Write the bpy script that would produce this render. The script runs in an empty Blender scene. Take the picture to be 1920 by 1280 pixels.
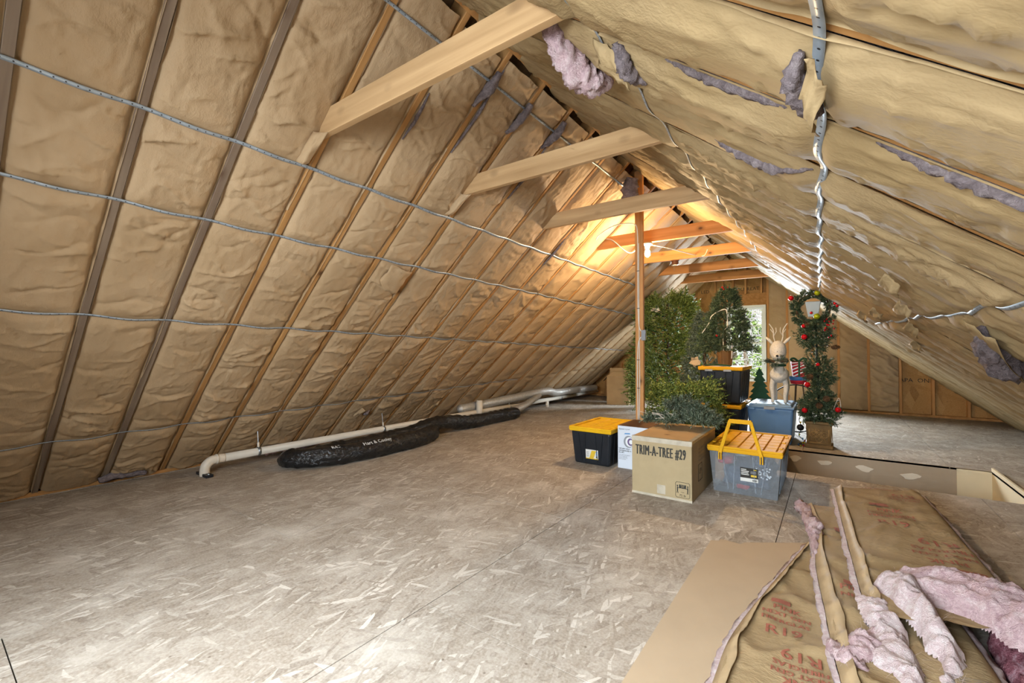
import bpy, bmesh, math, random
import numpy as np
from mathutils import Vector, Matrix, Euler

random.seed(7); RNG = np.random.default_rng(7)
scene = bpy.context.scene
COL = scene.collection

# ------------------------------------------------------------------ camera, world, daylight, exposure
CAM_H = 1.162
cam_d = bpy.data.cameras.new('camera'); cam = bpy.data.objects.new('camera', cam_d); COL.objects.link(cam)
cam_d.sensor_width = 36.0; cam_d.lens = 827.3 / 1920 * 36.0
cam_d.clip_start = 0.02; cam_d.clip_end = 200
cam.location = (0, 0, CAM_H)
cam.rotation_euler = (math.pi / 2 + 0.0186, 0, 0.6273)
scene.camera = cam

world = bpy.data.worlds.new('overcast_sky'); scene.world = world; world.use_nodes = True
wb = world.node_tree.nodes['Background']
wb.inputs['Color'].default_value = (0.80, 0.90, 1.0, 1); wb.inputs['Strength'].default_value = 5.0

def area(name, loc, rot, sx, sy, power, col, spread=math.pi):
    l = bpy.data.lights.new(name, 'AREA'); l.shape = 'RECTANGLE'; l.size = sx; l.size_y = sy
    l.energy = power; l.color = col; l.spread = spread
    o = bpy.data.objects.new(name, l); COL.objects.link(o); o.location = loc; o.rotation_euler = rot
    return o
# daylight entering through the window in the far gable and the glazed opening behind the camera
area('daylight_far_window', (-1.46, 10.02, 1.32), (-math.pi/2+.42, 0, 0), 0.62, 1.30, 165, (0.80, 0.91, 1.0), 2.7)
area('daylight_rear_window', (-.85, -1.10, 1.45), (math.pi/2-.62, 0, 0), 1.6, 1.5, 120, (0.86, 0.94, 1.0), 2.45)

scene.view_settings.view_transform = 'Standard'; scene.view_settings.look = 'None'
scene.view_settings.exposure = 0.66; scene.view_settings.gamma = 1.0
scene.view_settings.use_curve_mapping = False
BULB_STRENGTH = 1600.0
cy = scene.cycles
cy.max_bounces = 5; cy.diffuse_bounces = 3; cy.glossy_bounces = 1; cy.transmission_bounces = 4; cy.transparent_max_bounces = 8
cy.caustics_reflective = False; cy.caustics_refractive = False; cy.sample_clamp_indirect = 4.0
cy.use_adaptive_sampling = True; cy.adaptive_threshold = .06; cy.adaptive_min_samples = 12

# ------------------------------------------------------------------ noise
_perm = RNG.permutation(256); _perm = np.concatenate([_perm, _perm, _perm])
_ang = RNG.random(256) * 2 * math.pi; _g2 = np.stack([np.cos(_ang), np.sin(_ang)], 1)
def perlin(x, y):
    x = np.asarray(x, float); y = np.asarray(y, float)
    xi = np.floor(x).astype(int); yi = np.floor(y).astype(int); xf = x - xi; yf = y - yi; xi &= 255; yi &= 255
    u = xf*xf*xf*(xf*(xf*6-15)+10); v = yf*yf*yf*(yf*(yf*6-15)+10)
    def g(a, b, dx, dy):
        k = _g2[_perm[_perm[a] + b]]; return k[..., 0]*dx + k[..., 1]*dy
    n00 = g(xi, yi, xf, yf); n10 = g(xi+1, yi, xf-1, yf); n01 = g(xi, yi+1, xf, yf-1); n11 = g(xi+1, yi+1, xf-1, yf-1)
    return ((n00*(1-u)+n10*u)*(1-v) + (n01*(1-u)+n11*u)*v) * 1.5
def ridged(x, y): return 1 - np.abs(perlin(x, y)) * 1.6
def fbm(x, y, o=3):
    s = 0; a = 1
    for i in range(o): s = s + a*perlin(x*2**i + 17.3*i, y*2**i - 9.1*i); a *= .5
    return s

# ------------------------------------------------------------------ object helpers
def tag(o, label=None, cat=None, group=None, kind=None):
    if label: o['label'] = label
    if cat: o['category'] = cat
    if group: o['group'] = group
    if kind: o['kind'] = kind
    return o
def empty(name, loc=(0, 0, 0), rz=0.0, label=None, cat=None, group=None):
    o = bpy.data.objects.new(name, None); COL.objects.link(o); o.location = loc; o.rotation_euler = (0, 0, rz)
    o.empty_display_size = 0.05
    return tag(o, label, cat, group)
def link(name, me, mat=None, parent=None):
    o = bpy.data.objects.new(name, me); COL.objects.link(o)
    if mat and not me.materials: me.materials.append(mat)
    if parent: o.parent = parent
    return o
def mesh(name, v, f, mat, parent=None, smooth=False, uv=None):
    me = bpy.data.meshes.new(name)
    v = np.asarray(v, float)
    if isinstance(f, np.ndarray) and f.ndim == 2:
        n, k = f.shape
        me.vertices.add(len(v)); me.vertices.foreach_set('co', v.ravel())
        me.loops.add(n*k); me.loops.foreach_set('vertex_index', f.ravel().astype(np.int32))
        me.polygons.add(n); me.polygons.foreach_set('loop_start', np.arange(0, n*k, k, dtype=np.int32))
        me.update(calc_edges=True); me.validate()
    else:
        me.from_pydata([tuple(p) for p in v], [], [tuple(q) for q in f]); me.update()
    if smooth: me.polygons.foreach_set('use_smooth', np.ones(len(me.polygons), bool))
    if uv is not None:
        l = me.uv_layers.new(name='UVMap'); idx = np.zeros(len(me.loops), np.int32); me.loops.foreach_get('vertex_index', idx)
        l.data.foreach_set('uv', np.asarray(uv, float)[idx].ravel())
    return link(name, me, mat, parent)
def grid_faces(nu, nv, closed_u=False, closed_v=False):
    a = np.arange(nu*nv).reshape(nu, nv)
    if closed_u: a = np.vstack([a, a[:1]])
    if closed_v: a = np.hstack([a, a[:, :1]])
    return np.stack([a[:-1, :-1], a[1:, :-1], a[1:, 1:], a[:-1, 1:]], -1).reshape(-1, 4)
class MB:
    """collects shapes for one mesh"""
    def __init__(s): s.v = []; s.f = []
    def add(s, v, f):
        o = len(s.v); s.v += [tuple(p) for p in v]; s.f += [tuple(int(i)+o for i in q) for q in f]; return s
    def box(s, x0, x1, y0, y1, z0, z1):
        v = [(x0,y0,z0),(x1,y0,z0),(x1,y1,z0),(x0,y1,z0),(x0,y0,z1),(x1,y0,z1),(x1,y1,z1),(x0,y1,z1)]
        return s.add(v, [(0,3,2,1),(4,5,6,7),(0,1,5,4),(1,2,6,5),(2,3,7,6),(3,0,4,7)])
    def frustum(s, b, t, z0, z1):
        v = [(b[0],b[2],z0),(b[1],b[2],z0),(b[1],b[3],z0),(b[0],b[3],z0),(t[0],t[2],z1),(t[1],t[2],z1),(t[1],t[3],z1),(t[0],t[3],z1)]
        return s.add(v, [(0,3,2,1),(4,5,6,7),(0,1,5,4),(1,2,6,5),(2,3,7,6),(3,0,4,7)])
    def tube(s, pts, r, n=8, cap=True):
        v, f = tube(pts, r, n, cap); return s.add(v, f)
    def lathe(s, prof, n=16, c=(0,0,0)):
        v, f = lathe(prof, n); return s.add([(p[0]+c[0],p[1]+c[1],p[2]+c[2]) for p in v], f)
    def sphere(s, c, r, n=10, m=7, sc=(1,1,1)):
        prof = [(max(1e-4, r*math.sin(math.pi*i/m)), -r*math.cos(math.pi*i/m)) for i in range(m+1)]
        v, f = lathe(prof, n); return s.add([(p[0]*sc[0]+c[0],p[1]*sc[1]+c[1],p[2]*sc[2]+c[2]) for p in v], f)
    def build(s, name, mat, parent=None, smooth=False, bevel=0, seg=2, loc=None, rot=None):
        me = bpy.data.meshes.new(name); me.from_pydata(s.v, [], s.f); me.update()
        if bevel:
            bm = bmesh.new(); bm.from_mesh(me); bmesh.ops.remove_doubles(bm, verts=bm.verts, dist=1e-5)
            es = [e for e in bm.edges if len(e.link_faces) == 2 and e.calc_face_angle(0) > .5]
            bmesh.ops.bevel(bm, geom=es, offset=bevel, segments=seg, profile=.5, affect='EDGES'); bm.to_mesh(me); bm.free()
        if smooth: me.polygons.foreach_set('use_smooth', np.ones(len(me.polygons), bool))
        o = link(name, me, mat, parent)
        if loc: o.location = loc
        if rot: o.rotation_euler = rot
        return o
def frames(pts):
    P = np.asarray(pts, float); T = np.gradient(P, axis=0); T /= np.maximum(np.linalg.norm(T, axis=1, keepdims=True), 1e-9)
    up = np.array([0, 0, 1.]) if abs(T[0][2]) < .9 else np.array([1., 0, 0])
    N = []; n = up - T[0]*up.dot(T[0]); n /= np.linalg.norm(n)
    for t in T:
        n = n - t*n.dot(t); n /= max(np.linalg.norm(n), 1e-9); N.append(n)
    N = np.array(N); return P, T, N, np.cross(T, N)
def tube(pts, r, n=8, cap=True):
    P, T, N, B = frames(pts); r = np.broadcast_to(np.asarray(r, float), (len(P),))
    a = np.arange(n)*2*math.pi/n
    v = P[:, None] + r[:, None, None]*(np.cos(a)[None, :, None]*N[:, None] + np.sin(a)[None, :, None]*B[:, None])
    f = [tuple(q) for q in grid_faces(len(P), n, False, True)]
    if cap: f += [tuple(range(n)), tuple((len(P)-1)*n + i for i in range(n-1, -1, -1))]
    return v.reshape(-1, 3), f
def lathe(prof, n=16):
    v = []; m = len(prof)
    for r, z in prof:
        for i in range(n): a = 2*math.pi*i/n; v.append((r*math.cos(a), r*math.sin(a), z))
    f = [tuple(q) for q in grid_faces(m, n, False, True)[:, ::-1]]
    f += [tuple(range(n-1, -1, -1)), tuple((m-1)*n + i for i in range(n))]
    return v, f
def spline(ctrl, n=40):
    C = np.asarray(ctrl, float); k = len(C); t = np.linspace(0, k-1-1e-6, n); i = t.astype(int); u = (t-i)[:, None]
    p0 = C[np.maximum(i-1, 0)]; p1 = C[i]; p2 = C[np.minimum(i+1, k-1)]; p3 = C[np.minimum(i+2, k-1)]
    return .5*((2*p1)+(-p0+p2)*u+(2*p0-5*p1+4*p2-p3)*u**2+(-p0+3*p1-3*p2+p3)*u**3)
def text_geo(s, size=1.0, sx=1.0, align='CENTER', extrude=0, space=1.0):
    cu = bpy.data.curves.new('t', 'FONT'); cu.body = s; cu.size = size; cu.align_x = align; cu.align_y = 'CENTER'
    cu.resolution_u = 2; cu.extrude = extrude; cu.space_character = space
    o = bpy.data.objects.new('t', cu); COL.objects.link(o)
    me = bpy.data.meshes.new_from_object(o)
    v = np.array([p.co[:] for p in me.vertices]).reshape(-1, 3); f = [tuple(p.vertices) for p in me.polygons]
    v[:, 0] *= sx
    bpy.data.objects.remove(o); bpy.data.curves.remove(cu); bpy.data.meshes.remove(me)
    return v, f
def lettering(name, s, mat, parent, M, size=1.0, sx=1.0, align='CENTER', bold=0.0):
    """flat print: letters in the local XY plane of matrix M"""
    v, f = text_geo(s, size, sx, align, 0, 1.0 + (.16 if bold > .002 else 0))
    if bold:
        vv = []; ff = []
        for dx in (-bold, 0, bold):
            o = len(vv); vv += [(p[0]+dx, p[1], p[2]+dx*.01) for p in v]; ff += [tuple(i+o for i in q) for q in f]
        v, f = np.array(vv), ff
    v = [M @ Vector(p) for p in v]
    return mesh(name, v, f, mat, parent)
def face_matrix(origin, xdir, ydir):
    x = Vector(xdir).normalized(); y = Vector(ydir).normalized(); z = x.cross(y)
    return Matrix(((x.x,y.x,z.x,origin[0]),(x.y,y.y,z.y,origin[1]),(x.z,y.z,z.z,origin[2]),(0,0,0,1)))

# ------------------------------------------------------------------ materials
def hexc(h):
    c = [int(h[i:i+2], 16)/255 for i in (0, 2, 4)]
    return tuple((x/12.92 if x <= .04045 else ((x+.055)/1.055)**2.4) for x in c) + (1,)
class Nt:
    def __init__(s, name, rough=.6, metal=0.0, spec=.5):
        s.m = bpy.data.materials.new(name); s.m.use_nodes = True; s.t = s.m.node_tree; s.b = s.t.nodes['Principled BSDF']
        s.b.inputs['Roughness'].default_value = rough; s.b.inputs['Metallic'].default_value = metal
        s.b.inputs['Specular IOR Level'].default_value = spec
    def n(s, typ, **k):
        o = s.t.nodes.new(typ)
        for a, b in k.items():
            if a == 'ins':
                for i, v in b.items():
                    if hasattr(v, 'links') or isinstance(v, bpy.types.NodeSocket): s.t.links.new(v, o.inputs[i])
                    else: o.inputs[i].default_value = v
            else: setattr(o, a, b)
        return o
    def coord(s, kind='Object', scale=(1,1,1), rot=(0,0,0), loc=(0,0,0)):
        c = s.n('ShaderNodeTexCoord')
        m = s.n('ShaderNodeMapping', ins={'Vector': c.outputs[kind], 'Scale': scale, 'Rotation': rot, 'Location': loc}); return m.outputs[0]
    def noise(s, vec, scale=5., detail=4., rough=.55, dist=0.):
        return s.n('ShaderNodeTexNoise', ins={'Vector': vec, 'Scale': scale, 'Detail': detail, 'Roughness': rough, 'Distortion': dist})
    def ramp(s, fac, stops):
        r = s.n('ShaderNodeValToRGB', ins={'Fac': fac}); e = r.color_ramp.elements
        while len(e) < len(stops): e.new(.5)
        for q, (p, c) in zip(e, stops): q.position = p; q.color = c if len(c) == 4 else (*c, 1)
        return r.outputs[0]
    def mix(s, fac, a, b, blend='MIX'):
        m = s.n('ShaderNodeMix', data_type='RGBA', blend_type=blend)
        for i, v in ((0, fac), (6, a), (7, b)):
            if isinstance(v, bpy.types.NodeSocket): s.t.links.new(v, m.inputs[i])
            else: m.inputs[i].default_value = v
        return m.outputs[2]
    def math(s, op, a, b=0.0):
        m = s.n('ShaderNodeMath', operation=op)
        for i, v in enumerate((a, b)):
            if isinstance(v, bpy.types.NodeSocket): s.t.links.new(v, m.inputs[i])
            else: m.inputs[i].default_value = v
        return m.outputs[0]
    def color(s, c):
        if isinstance(c, bpy.types.NodeSocket): s.t.links.new(c, s.b.inputs['Base Color'])
        else: s.b.inputs['Base Color'].default_value = c
        return s
    def bump(s, h, strength=.3, dist=.01):
        b = s.n('ShaderNodeBump', ins={'Height': h, 'Strength': strength, 'Distance': dist}); s.t.links.new(b.outputs[0], s.b.inputs['Normal']); return s

def mat_plain(name, h, rough=.5, metal=0., var=.12, scale=6., bump=0., spec=.22):
    m = Nt(name, rough, metal, spec); c = hexc(h)
    nz = m.noise(m.coord(), scale, 5)
    d = tuple(x*(1-var) for x in c[:3]); l = tuple(min(1, x*(1+var)) for x in c[:3])
    m.color(m.ramp(nz.outputs[0], [(.3, d), (.7, l)]))
    if bump: m.bump(m.noise(m.coord(), scale*6, 4).outputs[0], bump, .01)
    return m.m
def mat_wood(name, dark, light, axis=0, knots=True, rough=.7):
    m = Nt(name, rough, 0, .25)
    sc = [14., 14., 14.]; sc[axis] = .9
    inf = m.n('ShaderNodeObjectInfo'); off = m.n('ShaderNodeCombineXYZ', ins={0: m.math('MULTIPLY', inf.outputs['Random'], 37.), 1: m.math('MULTIPLY', inf.outputs['Random'], 11.), 2: 0.})
    tc = m.n('ShaderNodeTexCoord'); ad = m.n('ShaderNodeVectorMath', operation='ADD', ins={0: tc.outputs['Object'], 1: off.outputs[0]})
    mp = m.n('ShaderNodeMapping', ins={'Vector': ad.outputs[0], 'Scale': tuple(sc)})
    wob = m.noise(mp.outputs[0], 1.2, 3, .5, .6)
    gr = m.n('ShaderNodeTexWave', wave_type='BANDS', bands_direction='DIAGONAL', ins={'Vector': mp.outputs[0], 'Scale': .55, 'Distortion': 5., 'Detail': 3., 'Detail Scale': 1.2})
    c = m.ramp(wob.outputs[0], [(.25, hexc(dark)), (.72, hexc(light))])
    c = m.mix(m.math('MULTIPLY', gr.outputs['Fac'], .28), c, hexc(dark))
    if knots:
        ks = [5., 5., 5.]; ks[axis] = 3.2
        mk = m.n('ShaderNodeMapping', ins={'Vector': ad.outputs[0], 'Scale': tuple(ks)})
        vo = m.n('ShaderNodeTexVoronoi', ins={'Vector': mk.outputs[0], 'Scale': 1.0})
        c = m.mix(m.ramp(vo.outputs['Distance'], [(.05, (.9,.9,.9)), (.1, (.35,.35,.35)), (.2, (0,0,0))]), c, hexc('4a2f1c'))
    m.color(c); m.bump(wob.outputs[0], .12, .004)
    return m.m
def mat_osb(name, cols, dust=0.0, axis=1, seed=0.0, str_scale=1.0):
    """strand board: three layers of long rotated flakes"""
    m = Nt(name, .72, 0, .22)
    tc = m.n('ShaderNodeTexCoord')
    wn = m.noise(tc.outputs['Object'], 2.6, 3); wv = m.n('ShaderNodeVectorMath', operation='SCALE', ins={0: wn.outputs['Color'], 'Scale': .10})
    base = m.n('ShaderNodeVectorMath', operation='ADD', ins={0: tc.outputs['Object'], 1: wv.outputs[0]})
    lays = []
    for i, (ang, sw, sl) in enumerate(((.10, 95, 13), (.45, 80, 15), (-.35, 110, 12), (1.2, 90, 20))):
        rot = m.n('ShaderNodeMapping', ins={'Vector': base.outputs[0], 'Rotation': (0, 0, ang) if axis == 1 else (0, ang, 0), 'Location': (3.1*i+seed, 1.7*i, .4*i)})
        s3 = (sw*str_scale, sl*str_scale, 1) if axis == 1 else (sl*str_scale, 1, sw*str_scale)
        sc = m.n('ShaderNodeMapping', ins={'Vector': rot.outputs[0], 'Scale': s3})
        vo = m.n('ShaderNodeTexVoronoi', voronoi_dimensions='2D', ins={'Vector': sc.outputs[0], 'Scale': .62, 'Randomness': 1.0}); lays.append(vo)
    sep = [m.n('ShaderNodeSeparateColor', ins={0: v.outputs['Color']}) for v in lays]
    def tone(k): return m.ramp(sep[k].outputs[0], [(0.0, hexc(cols[0])), (.3, hexc(cols[1])), (.86, hexc(cols[2])), (1., hexc(cols[3]))])
    c = tone(0)
    for k, th in ((1, .58), (2, .66), (3, .82)):
        c = m.mix(m.math('GREATER_THAN', sep[k].outputs[1], th), c, tone(k))
    big = m.noise(tc.outputs['Object'], 1.3, 5, .6)
    c = m.mix(m.ramp(big.outputs[0], [(.35, (.6,.6,.6)), (.65, (.0,.0,.0))]), c, hexc(cols[1]))
    fine = m.noise(tc.outputs['Object'], 90, 3); c = m.mix(.25, c, m.ramp(fine.outputs[0], [(.3, hexc(cols[0])), (.7, hexc(cols[3]))]))
    spk = m.n('ShaderNodeTexVoronoi', ins={'Vector': tc.outputs['Object'], 'Scale': 9.})
    c = m.mix(m.ramp(spk.outputs['Distance'], [(.02, (.75,.75,.75)), (.07, (0,0,0))]), c, hexc('4d3c2c'))
    if dust:
        d = m.noise(tc.outputs['Object'], 3.0, 6, .65)
        c = m.mix(m.math('MULTIPLY', m.ramp(d.outputs[0], [(.48, (0,0,0)), (.7, (1,1,1))]), dust), c, hexc('cfc8bd'))
    m.color(c)
    h = m.math('ADD', sep[0].outputs[2], m.math('MULTIPLY', sep[1].outputs[2], .6)); m.bump(h, .12, .004)
    return m.m
def mat_kraft(name, a, b, crump=(1., .45, 1.), crump_s=.34):
    m = Nt(name, .66, 0, .14)
    co = m.coord()
    big = m.noise(co, 1.7, 2, .6); c = m.ramp(big.outputs[0], [(.3, hexc(a)), (.7, hexc(b))])
    fib = m.noise(co, 45, 2, .6); c = m.mix(m.math('MULTIPLY', fib.outputs[0], .35), c, hexc(a))
    m.color(c)
    w1 = m.noise(m.coord(scale=(1., 1.8, 1.)), 11, 4, .65)
    w2 = m.noise(co, 60, 1, .6)
    dn = m.noise(co, 3.5, 1, .5); dv = m.n('ShaderNodeVectorMath', operation='SCALE', ins={0: dn.outputs['Color'], 'Scale': .22})
    cv = m.n('ShaderNodeVectorMath', operation='ADD', ins={0: m.coord(scale=crump), 1: dv.outputs[0]})
    v1 = m.n('ShaderNodeTexVoronoi', feature='F1', ins={'Vector': cv.outputs[0], 'Scale': 5.5})
    h = m.math('MULTIPLY', v1.outputs['Distance'], .7)
    h = m.math('ADD', m.math('ADD', h, m.math('ABSOLUTE', m.math('SUBTRACT', w1.outputs[0], .5))), m.math('MULTIPLY', w2.outputs[0], .06))
    msk = m.ramp(m.noise(co, .9, 2).outputs[0], [(.35, (.25,.25,.25)), (.65, (1,1,1))])
    bn = m.n('ShaderNodeBump', ins={'Height': h, 'Strength': m.math('MULTIPLY', msk, crump_s), 'Distance': .03}); m.t.links.new(bn.outputs[0], m.b.inputs['Normal'])
    return m.m
def mat_fluff(name, cols, scale=22.):
    m = Nt(name, 1.0, 0, .05)
    n1 = m.noise(m.coord(), scale, 8, .7, 1.4); m.color(m.ramp(n1.outputs[0], [(.25, hexc(cols[0])), (.5, hexc(cols[1])), (.75, hexc(cols[2]))]))
    m.bump(m.noise(m.coord(), scale*3, 6, .7, 2.).outputs[0], .8, .02)
    return m.m
def mat_foliage(name, cols, rough=.55):
    m = Nt(name, rough, 0, .3); g = m.n('ShaderNodeNewGeometry')
    m.color(m.ramp(g.outputs['Random Per Island'], [(0., hexc(cols[0])), (.5, hexc(cols[1])), (1., hexc(cols[2]))]))
    return m.m
def mat_strap(name):
    m = Nt(name, .45, .45, .5)
    uv = m.n('ShaderNodeUVMap'); s = m.n('ShaderNodeSeparateXYZ', ins={0: uv.outputs[0]})
    fx = m.math('SUBTRACT', m.math('FRACT', m.math('MULTIPLY', s.outputs[0], 28.)), .5); fy = m.math('MULTIPLY', m.math('SUBTRACT', s.outputs[1], .5), .55)
    d = m.math('SQRT', m.math('ADD', m.math('MULTIPLY', fx, fx), m.math('MULTIPLY', fy, fy)))
    nz = m.noise(m.coord(), 20, 4)
    c = m.ramp(nz.outputs[0], [(.3, hexc('98a3ad')), (.7, hexc('b4bfc9'))])
    c = m.mix(m.math('LESS_THAN', d, .085), c, hexc('2a2a2c'))
    m.color(c); return m.m

M = {}
M['kraft'] = mat_kraft('kraft_paper', 'a68b69', 'b79d7c')
M['kraft_right'] = mat_kraft('kraft_paper_dim_side', '937d59', 'a58f6c')  # same kraft paper, the right slope's dimmer greenish light put into its colour
M['kraft_floor'] = mat_kraft('kraft_paper_loose', '917c5b', 'a28d6c')
M['kraft_strip'] = mat_plain('kraft_flange', 'ab9574', .6, 0, .1, 9, .15)
M['osb_floor'] = mat_osb('strand_board_floor', ['786b5e', '938778', 'a69c90', 'd6cfc4'], .5)
M['osb_wall'] = mat_osb('strand_board_wall', ['8e6337', 'a97c47', 'bf9258', 'd3aa70'], 0, axis=0)
M['osb_roof'] = mat_osb('strand_board_roof', ['6b5138', '7d6043', '8f7050', 'a68660'], 0)
M['pine'] = mat_wood('pine_tie', 'a17f57', 'c6a478')
M['pine_bulb_lit'] = mat_wood('pine_tie_bulb_lit', 'a5703c', 'c8925a')  # tie pine with the bulb's warm orange light put into its colour
M['rafter_orange'] = mat_wood('pine_rafter', '9a6d3e', 'bd8f58', 0)
M['rafter_grey'] = mat_wood('weathered_rafter', '6e5a4a', '92806c', 0)
M['stud'] = mat_wood('pine_stud', 'a5713e', 'cc9860', 2, rough=.65)
M['plate'] = mat_wood('pine_plate', '9a6c3c', 'bb8a54', 1)
M['pink'] = mat_fluff('pink_fiberglass', ['a8868c', 'd0b3b5', 'e9dcda'])
M['pink_dusty'] = mat_fluff('dusty_fiberglass', ['5f5557', '8b7f81', 'aea3a1'])
M['pink_white'] = mat_fluff('pale_fiberglass', ['c6a8ab', 'e0cccb', 'f1ecea'], 30)
M['strap'] = mat_strap('galvanized_strap')
M['steel'] = mat_plain('galvanized_steel', '9aa0a5', .35, .8, .1, 14)
M['drywall'] = mat_plain('drywall_paper', 'b09c82', .8, 0, .05, 3, .05)
M['drywall_grey'] = mat_plain('drywall_grey_paper', 'a89883', .8, 0, .05, 3, .05)
M['compound'] = mat_plain('joint_compound', 'd9cfbd', .8, 0, .05, 5, .05)
M['cream'] = mat_plain('cream_drywall', 'd8c9a8', .8, 0, .04, 3)
M['gypsum'] = mat_plain('gypsum_edge', 'd8cfc2', .9, 0, .1, 30, .3)
M['pvc'] = mat_plain('white_pvc', 'd9cfbf', .35, 0, .04, 4)
M['black_plastic'] = mat_plain('black_plastic', '23262b', .38, 0, .15, 5, .03)
M['black'] = mat_plain('black_rubber', '15161a', .5, 0, .1, 5)
M['white'] = mat_plain('white_print', 'e4e7ea', .6, 0, .02, 5)
M['white_vinyl'] = mat_plain('white_vinyl', 'e6ecef', .4, 0, .02, 5)
M['yellow'] = mat_plain('yellow_plastic', 'e0b020', .55, 0, .06, 5, 0, .12)
M['amber'] = mat_plain('amber_plastic', 'd6a024', .65, 0, .06, 5, 0, .06)
M['blue'] = mat_plain('blue_plastic', '5b7ea6', .45, 0, .06, 4)
M['blue_lid'] = mat_plain('blue_plastic_lid', '7a98b8', .42, 0, .06, 4)
M['grey_plastic'] = mat_plain('grey_plastic', '8f949a', .5, 0, .06, 4)
M['card'] = mat_plain('cardboard', 'b0926a', .75, 0, .06, 7, .08)
M['card_grey'] = mat_plain('cardboard_pale', 'a39271', .75, 0, .05, 7, .08)
M['card_dark'] = mat_plain('cardboard_dark', '6b4f38', .75, 0, .1, 7, .08)
M['tape'] = mat_plain('packing_tape', 'b3aa98', .25, 0, .15, 14, .1)
M['ink'] = mat_plain('dark_ink', '3b3a36', .8, 0, .06, 30)
M['ink_red'] = mat_plain('red_ink', '955a49', .8, 0, .12, 40)
M['ink_faint'] = mat_plain('grey_ink', '6d6d70', .8, 0, .06, 30)
M['box_white'] = mat_plain('white_carton', 'd3dae4', .5, 0, .02, 4)
M['ink_blue'] = mat_plain('blue_ink', '4f8fc8', .6, 0, .05, 10)
M['ink_purple'] = mat_plain('purple_ink', '6d5b86', .6, 0, .05, 10)
M['label_white'] = mat_plain('white_label', 'd8d8d2', .5, 0, .03, 30)
M['label_yellow'] = mat_plain('yellow_label', 'd6b43a', .5, 0, .05, 30)
M['green_tree'] = mat_foliage('needles_green', ['32441b', '6b7d36', '9fab5c'])
M['green_dark'] = mat_foliage('needles_dark_green', ['1f2d1c', '3a4c31', '6c7b5e'])
M['green_frost'] = mat_foliage('needles_frosted', ['303c2b', '56634c', '8d9682'])
M['trunk'] = mat_plain('bark_brown', '4b3a2a', .8, 0, .2, 20, .2)
M['basket'] = mat_wood('basket_slats', '6b4a2a', '99703f', 2, False)
M['bronze'] = mat_plain('bronze_planter', '6a5230', .45, .35, .25, 9, .05)
M['bronze_light'] = mat_plain('bronze_relief', '9a7d50', .4, .35, .2, 9)
M['red_shiny'] = mat_plain('red_bauble', 'b3141c', .12, .15, .05, 4)
M['lime_shiny'] = mat_plain('lime_bauble', '9aa51e', .15, .3, .05, 4)
M['cone'] = mat_plain('pinecone_brown', '57402c', .8, 0, .3, 60, .3)
M['lantern'] = mat_plain('lantern_frost', '93a2ac', .3, 0, .04, 6)
M['wicker'] = mat_plain('white_wicker', 'd9d2c6', .8, 0, .14, 70, .5)
M['red_felt'] = mat_plain('red_felt', 'a3202a', .8, 0, .1, 20, .1)
M['green_felt'] = mat_plain('green_felt', '2a4a34', .85, 0, .12, 20, .1)
M['blue_tub'] = mat_plain('blue_tub', '2f5c8c', .5, 0, .1, 8)
M['foil'] = mat_plain('silver_foil', 'c4c1bb', .32, .5, .15, 40, .4)
M['cable_white'] = mat_plain('white_cable', 'd8d2c6', .5, 0, .05, 10)
M['brown_bakelite'] = mat_plain('brown_bakelite', '4a2e20', .4, 0, .1, 10)
M['porcelain'] = mat_plain('white_porcelain', 'e3ddd0', .3, 0, .03, 6)
M['duct'] = None
def mat_duct():
    m = Nt('black_duct_film', .17, 0, .7); m.color(hexc('15171a'))
    w = m.noise(m.coord(scale=(1, 1, 1)), 22, 4, .6, 1.0); m.bump(w.outputs[0], .8, .03); return m.m
M['duct'] = mat_duct()
def mat_glass(name, rough=.0, tint=(1,1,1,1), alpha=1.0):
    m = Nt(name, rough); m.t.nodes.remove(m.b); out = m.t.nodes['Material Output']
    tr = m.n('ShaderNodeBsdfTransparent', ins={0: tint}); gl = m.n('ShaderNodeBsdfGlossy', ins={'Roughness': max(rough, .02)})
    fr = m.n('ShaderNodeFresnel', ins={'IOR': 1.4}); mx = m.n('ShaderNodeMixShader', ins={0: fr.outputs[0], 1: tr.outputs[0], 2: gl.outputs[0]})
    m.t.links.new(mx.outputs[0], out.inputs[0]); return m.m
M['glass'] = mat_glass('window_glass')
def mat_clear():
    m = Nt('clear_plastic', .12); out = m.t.nodes['Material Output']; m.color((.62, .67, .72, 1))
    tr = m.n('ShaderNodeBsdfTransparent', ins={0: (.80, .84, .88, 1)})
    mx = m.n('ShaderNodeMixShader', ins={0: .24, 1: tr.outputs[0], 2: m.b.outputs[0]}); m.t.links.new(mx.outputs[0], out.inputs[0]); return m.m
M['clear'] = mat_clear()
def mat_emit(name, col, strength):
    m = Nt(name); m.b.inputs['Emission Color'].default_value = col; m.b.inputs['Emission Strength'].default_value = strength; m.color(col); return m.m
M['bulb'] = mat_emit('lit_bulb', (1.0, .70, .37, 1), BULB_STRENGTH)
# ------------------------------------------------------------------ the attic shell
XL, SL, XR, SR = -5.15, .873, 2.232, .80
XC = (SR*XR + SL*XL)/(SL+SR); ZC = SL*(XC-XL)
YB, YE = -1.60, 10.37
NLf = math.hypot(1, SL); NRt = math.hypot(1, SR)
LEN_L = (XC-XL)*NLf; LEN_R = (XR-XC)*NRt
SP = .4082; Y0 = 1.442
def roofL(s, y, h): # s up the slope, h into the room from the rafters' lower edge
    s = np.asarray(s, float); return np.stack([XL + s/NLf + h*SL/NLf, y + 0*s, s*SL/NLf - h/NLf], -1)
def roofR(s, y, h):
    s = np.asarray(s, float); return np.stack([XR - s/NRt - h*SR/NRt, y + 0*s, s*SR/NRt - h/NRt], -1)

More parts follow.
